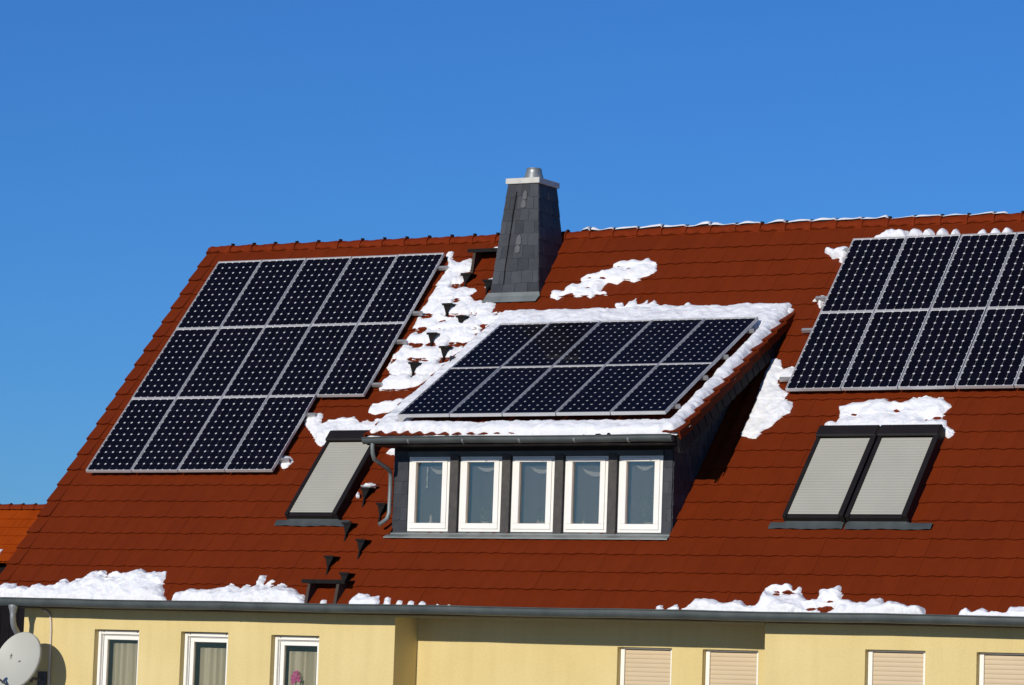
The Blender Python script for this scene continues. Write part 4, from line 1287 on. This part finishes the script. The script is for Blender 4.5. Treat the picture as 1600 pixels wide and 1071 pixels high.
LAB = {'A': ('broad bank of snow in the gutter at the far left end of the eaves', .13, .07, 0.0),
       'B': ('bank of snow at the eaves between the left corner and the lower walk board', .12, .07, 0.0),
       'C': ('small lump of snow at the eaves under the walk board', .06, .04, 0.0),
       'D': ('rounded heap of snow at the eaves just right of the walk board', .09, .05, 0.0),
       'E': ('long jagged bank of snow at the eaves below the paired roof windows', .13, .07, 0.0),
       'E2': ('thin film of snow in the gutter at the right', .02, .04, 0.0),
       'F': ('bank of snow at the eaves running out of the right edge of the picture', .09, .05, 0.0),
       'G': ('large banded snow field between the left array and the dormer', .065, .055, 1.0),
       'H': ('tongue of snow left of the dormer eave', .05, .035, 0.0),
       'I': ('patch of snow above the left roof window', .06, .055, 0.0),
       'J': ('small clump of snow at the lower right corner of the left array', .06, .03, 0.0),
       'K': ('slanting patch of snow on the tiles right of the chimney', .045, .045, 0.0),
       'L': ('toothed strip of snow along the top of the dormer roof', .05, .03, 0.0),
       'L2': ('short strip of snow at the top right corner of the dormer roof', .05, .03, 0.0),
       'M': ('tall patch of snow between the dormer and the right array', .055, .055, 0.0),
       'N': ('wide patch of snow above the paired roof windows', .085, .06, 0.0),
       'O': ('longest of the snow heaps along the top of the right array', .10, .04, 0.0),
       'P': ('snow on the uppermost rail end left of the right array', .11, .03, 0.0),
       'P2': ('small snow cap on the second rail end left of the right array', .11, .03, 0.0),
       'R': ('small wedge of snow beside the left foot of the chimney', .05, .03, 0.0),
       'T': ('small bright snow patch under the dormer gutter by its downpipe', .05, .03, 0.0)}
for i in range(1, 8):
    LAB['D%d' % i] = ('snow tooth at the eaves, %s in the row right of the walk board' % (ordn + ['seventh'])[i - 1], .07, .04, 0.0)
    LAB['O%d' % i] = ('small snow lump on top of the right array, %s from the left' % (ordn + ['seventh'])[i - 1], .10, .035, 0.0)
for q, (k, poly) in enumerate(SNOW.items()):
    lb, T, w_, gp = LAB[k]
    a = np.array(poly)
    st = 0.011 if k in 'KMNGLHIJ' or len(k) > 1 else 0.013
    eg = 0.006 if k[0] in 'DO' and len(k) > 1 else (0.026 if k in 'ABEF' else 0.016)
    heightfield('snow_patch', RP, a[:, 0].min() - .09, a[:, 0].max() + .09, max(a[:, 1].min() - .09, -0.088), a[:, 1].max() + .09, st,
                poly_sdf(poly, HOLES.get(k, ()), gp, q), T, w_, lb, 60 + q * 3, edge=eg)
# dormer roof snow: everything but the outermost tiles; thinner under the panels
def dorm_sdf(U, S):
    k = np.mod(S, TG) / TG
    right = 10.705 + 0.018 * k + 0.020 * fbm(U * 0, S, .4, 2, 3) - U
    left = U - (6.035 + 0.01 * k)
    front = S - (0.022 + 0.030 * np.cos(2 * np.pi * (U - DX0) / DTW) * np.clip(1.2 - (U - 6) * .35, .2, 1) + 0.05 * np.clip((7.6 - U), 0, 1) - 0.055 * np.clip((U - 7.4) / 1.2, 0, 1) + 0.16 * np.clip((U - 10.40) / .4, 0, 1) ** 1.5 + .015 * fbm(U, S * 0, .5, 2, 8))
    top = 4.26 - S
    bare = -np.minimum(np.minimum(U - 6.47, 10.51 - U), np.minimum(S - 0.33, 3.42 - S))      # no snow got in under the panels
    return np.minimum(bare, np.minimum(np.minimum(right, left), np.minimum(front, top)))
def dorm_thick(U, S):
    under = np.clip(np.minimum(np.minimum(U - 6.36, 10.54 - U), np.minimum(S - 0.27, 3.55 - S)) / 0.06, 0, 1)
    return 0.098 - 0.060 * under
heightfield('snow_sheet', DP, 5.96, 10.92, -0.05, 4.34, 0.017, dorm_sdf, dorm_thick, 0.035, 'thick snow covering the dormer roof all round its solar panels', 300, edge=0.014, lump=0.20, tilef=lambda U, S: tile_h(U, S) * 0 + 0.012)

# thin snow along the back of the ridge tiles, right of the chimney
def ridge_snow(x0, x1, amp, seed, lb):
    nu, na = int((x1 - x0) / 0.02), 10
    mb = MB()
    for i in range(nu + 1):
        x = x0 + (x1 - x0) * i / nu
        fx = (x % 0.40)
        base = 0.112 + 0.020 * (fx / 0.40)
        env = min(1, (x - x0) / .06, (x1 - x) / .06) * (0.15 if fx > 0.37 or fx < .012 else 1.0)
        t = amp * max(0.0, env) * (0.75 + 0.5 * float(vnoise(x / .17, seed))) - 0.004
        for k in range(na + 1):
            q = k / na
            a_ = R_(66) + R_(90) * q
            r = base + t * math.sin(math.pi * min(1, max(0, q * .9 + .05))) ** .5
            mb.v.append((x, RIDGE_C.y - r * math.cos(a_), RIDGE_C.z + r * math.sin(a_)))
    mb.f += [(i * (na + 1) + k, (i + 1) * (na + 1) + k, (i + 1) * (na + 1) + k + 1, i * (na + 1) + k + 1) for i in range(nu) for k in range(na)]
    tag(mb.build('ridge_snow', M['snow'], smooth=True), lb, 'snow', 'snow on the ridge')
ridge_snow(6.62, 9.60, 0.062, 1, 'strip of snow on the ridge tiles right of the chimney')
ridge_snow(9.65, 11.6, 0.052, 2, 'thinner strip of snow on the middle of the ridge')
ridge_snow(11.62, 13.4, 0.040, 3, 'faint strip of snow on the ridge above the right array')
# clumps on the snow-capped step and the upper walk board
def clump(c, r, n, lb, seed, flat=0.6):
    rnd = random.Random(seed)
    mb = MB()
    sg, rgn = 14, 9
    vs, fs = [], []
    for i in range(rgn + 1):
        ph = math.pi * i / rgn
        for k in range(sg):
            th_ = 2 * math.pi * k / sg
            d = Vector((math.sin(ph) * math.cos(th_), math.sin(ph) * math.sin(th_), math.cos(ph)))
            q = 1 + .35 * float(fbm(d.x * 1.3 + seed, d.y * 1.3 + d.z * 1.7, .8, 3, seed))
            vs.append((c[0] + d.x * r[0] * q, c[1] + d.y * r[1] * q, c[2] + d.z * r[2] * q))
    for i in range(rgn):
        for k in range(sg):
            fs.append((i * sg + k, (i + 1) * sg + k, (i + 1) * sg + (k + 1) % sg, i * sg + (k + 1) % sg))
    mb.add(vs, fs)
    tag(mb.build('snow_clump', M['snow'], smooth=True), lb, 'snow', 'clumps of snow on roof fittings')
p = RP(5.47, 2.16, .01)
clump(p + Vector((.0, -.02, .105)), (.10, .09, .04), 1, 'clump of snow on the black roof step beside the roof window', 4)
clump(p + Vector((-.12, -.10, -.03)), (.03, .03, .04), 1, 'tiny snow lump left of the snow-capped roof step', 5)
p = RP(5.55, 7.30, 0)
clump(p + Vector((0.02, -.07, .135)), (.20, .10, .028), 1, 'low ridge of snow on the upper walk board beside the chimney', 6)

# ------------------------------------------------------------------ neighbouring building at the left edge
NX0, NX1, NYr, NZr, NSL = -36.0, -14.0, 33.2, 3.50, R_(44)
nb = thing('neighbour_house', (-25, 33, GROUND), 'orange tiled house behind the left verge of the main roof', 'house')
cN, sN = math.cos(NSL), math.sin(NSL)
NLEN = 2.13
def NP(x, t, n=0.0):                        # t measured up from the eave
    return Vector((x, NYr - (NLEN - t) * cN - n * sN, NZr - 0.10 - (NLEN - t) * sN + n * cN))
nd = MB()
nd.quad(NP(NX0, 0, -.04), NP(NX1, 0, -.04), NP(NX1, NLEN, -.04), NP(NX0, NLEN, -.04))
nd.quad((NX0, NYr, NZr - .12), (NX1, NYr, NZr - .12), (NX1, NYr + 4, NZr - 4), (NX0, NYr + 4, NZr - 4))
nroof = origin_child(nd.build('roof', M['tile_orange'], nb))
T_or = tile_mesh('orange_tile', TL, M['tile_orange'])
RN = Matrix(((1, 0, 0), (0, cN, -sN), (0, sN, cN)))
rest = []
for k in range(6):
    for c in range(int((NX1 - NX0) / TW)):
        x = NX0 + (c + .5) * TW
        rnd = random.Random(c * 17 + k)
        mx = (RN @ Matrix.Rotation(rnd.uniform(-.02, .02), 3, 'Z') @ Matrix.Rotation(rnd.uniform(-.03, .03), 3, 'Y')).to_4x4()
        mx.translation = NP(x, k * TG, 0)
        if -25.6 < x < -22.6:
            o = obj('roof_tile', T_or, nroof); o.matrix_basis = mx
        else:
            rest.append((T_or, mx))
joined('roof_tile_field', rest, M['tile_orange'], nroof)
nridge = ridge_mesh.copy(); nridge.materials[0] = M['ridge']
for i in range(54):
    o = obj('ridge_tile', nridge, nroof)
    o.location = (-35.8 + .40 * i, NYr, NZr - .12)
    o = obj('ridge_clip', clip_mesh, nroof)
    o.location = (-35.8 + .40 * i + .405, NYr - .02, NZr + .012)
nw = MB()
e0 = NP(0, 0)
M['shaded_timber'] = simple('shaded_boards', (0.006, 0.005, 0.006), (0.010, 0.008, 0.009), 0.8, scale=3, spec=0.1)  # timber blackened to stand for the shade on this front
nw.box(NX0 + .2, NX1 - .2, e0.y + .35, NYr + 3.2, GROUND, e0.z - .10)
nw.build('wall', M['shaded_timber'], nb)
for k in range(10):                        # boarding
    x = -26.2 + k * .28
    MB().box(x + .006, x + .274, e0.y + .325, e0.y + .348, GROUND + .01, e0.z - .11).build('board', M['shaded_timber'], nb)
sn = MB()
xs = np.linspace(-35.9, -24.27, 110)
prof = [(-.10, -.03), (-.13, .05), (-.06, .13), (.05, .17), (.20, .16), (.34, .10), (.40, .0)]
vs = []
for i, x in enumerate(xs):
    q = min(1, (xs[-1] - x) / .25)
    f = (0.35 + 0.65 * math.sqrt(max(0.0, q))) * (0.9 + .2 * float(vnoise(x / .15, 3.3)))
    lift = max(0, (x + 24.75)) * 0.18
    vs += [tuple(NP(x, t * 1.0 + lift, n * f)) for t, n in prof]
n = len(prof)
sn.add(vs, [(i * n + k, (i + 1) * n + k, (i + 1) * n + k + 1, i * n + k + 1) for i in range(len(xs) - 1) for k in range(n - 1)])
sn.add(vs[-n:], [tuple(range(n))])
tag(sn.build('snow_patch', M['snow'], smooth=True), 'white snow edge on the eave of the orange roofed house at far left', 'snow')
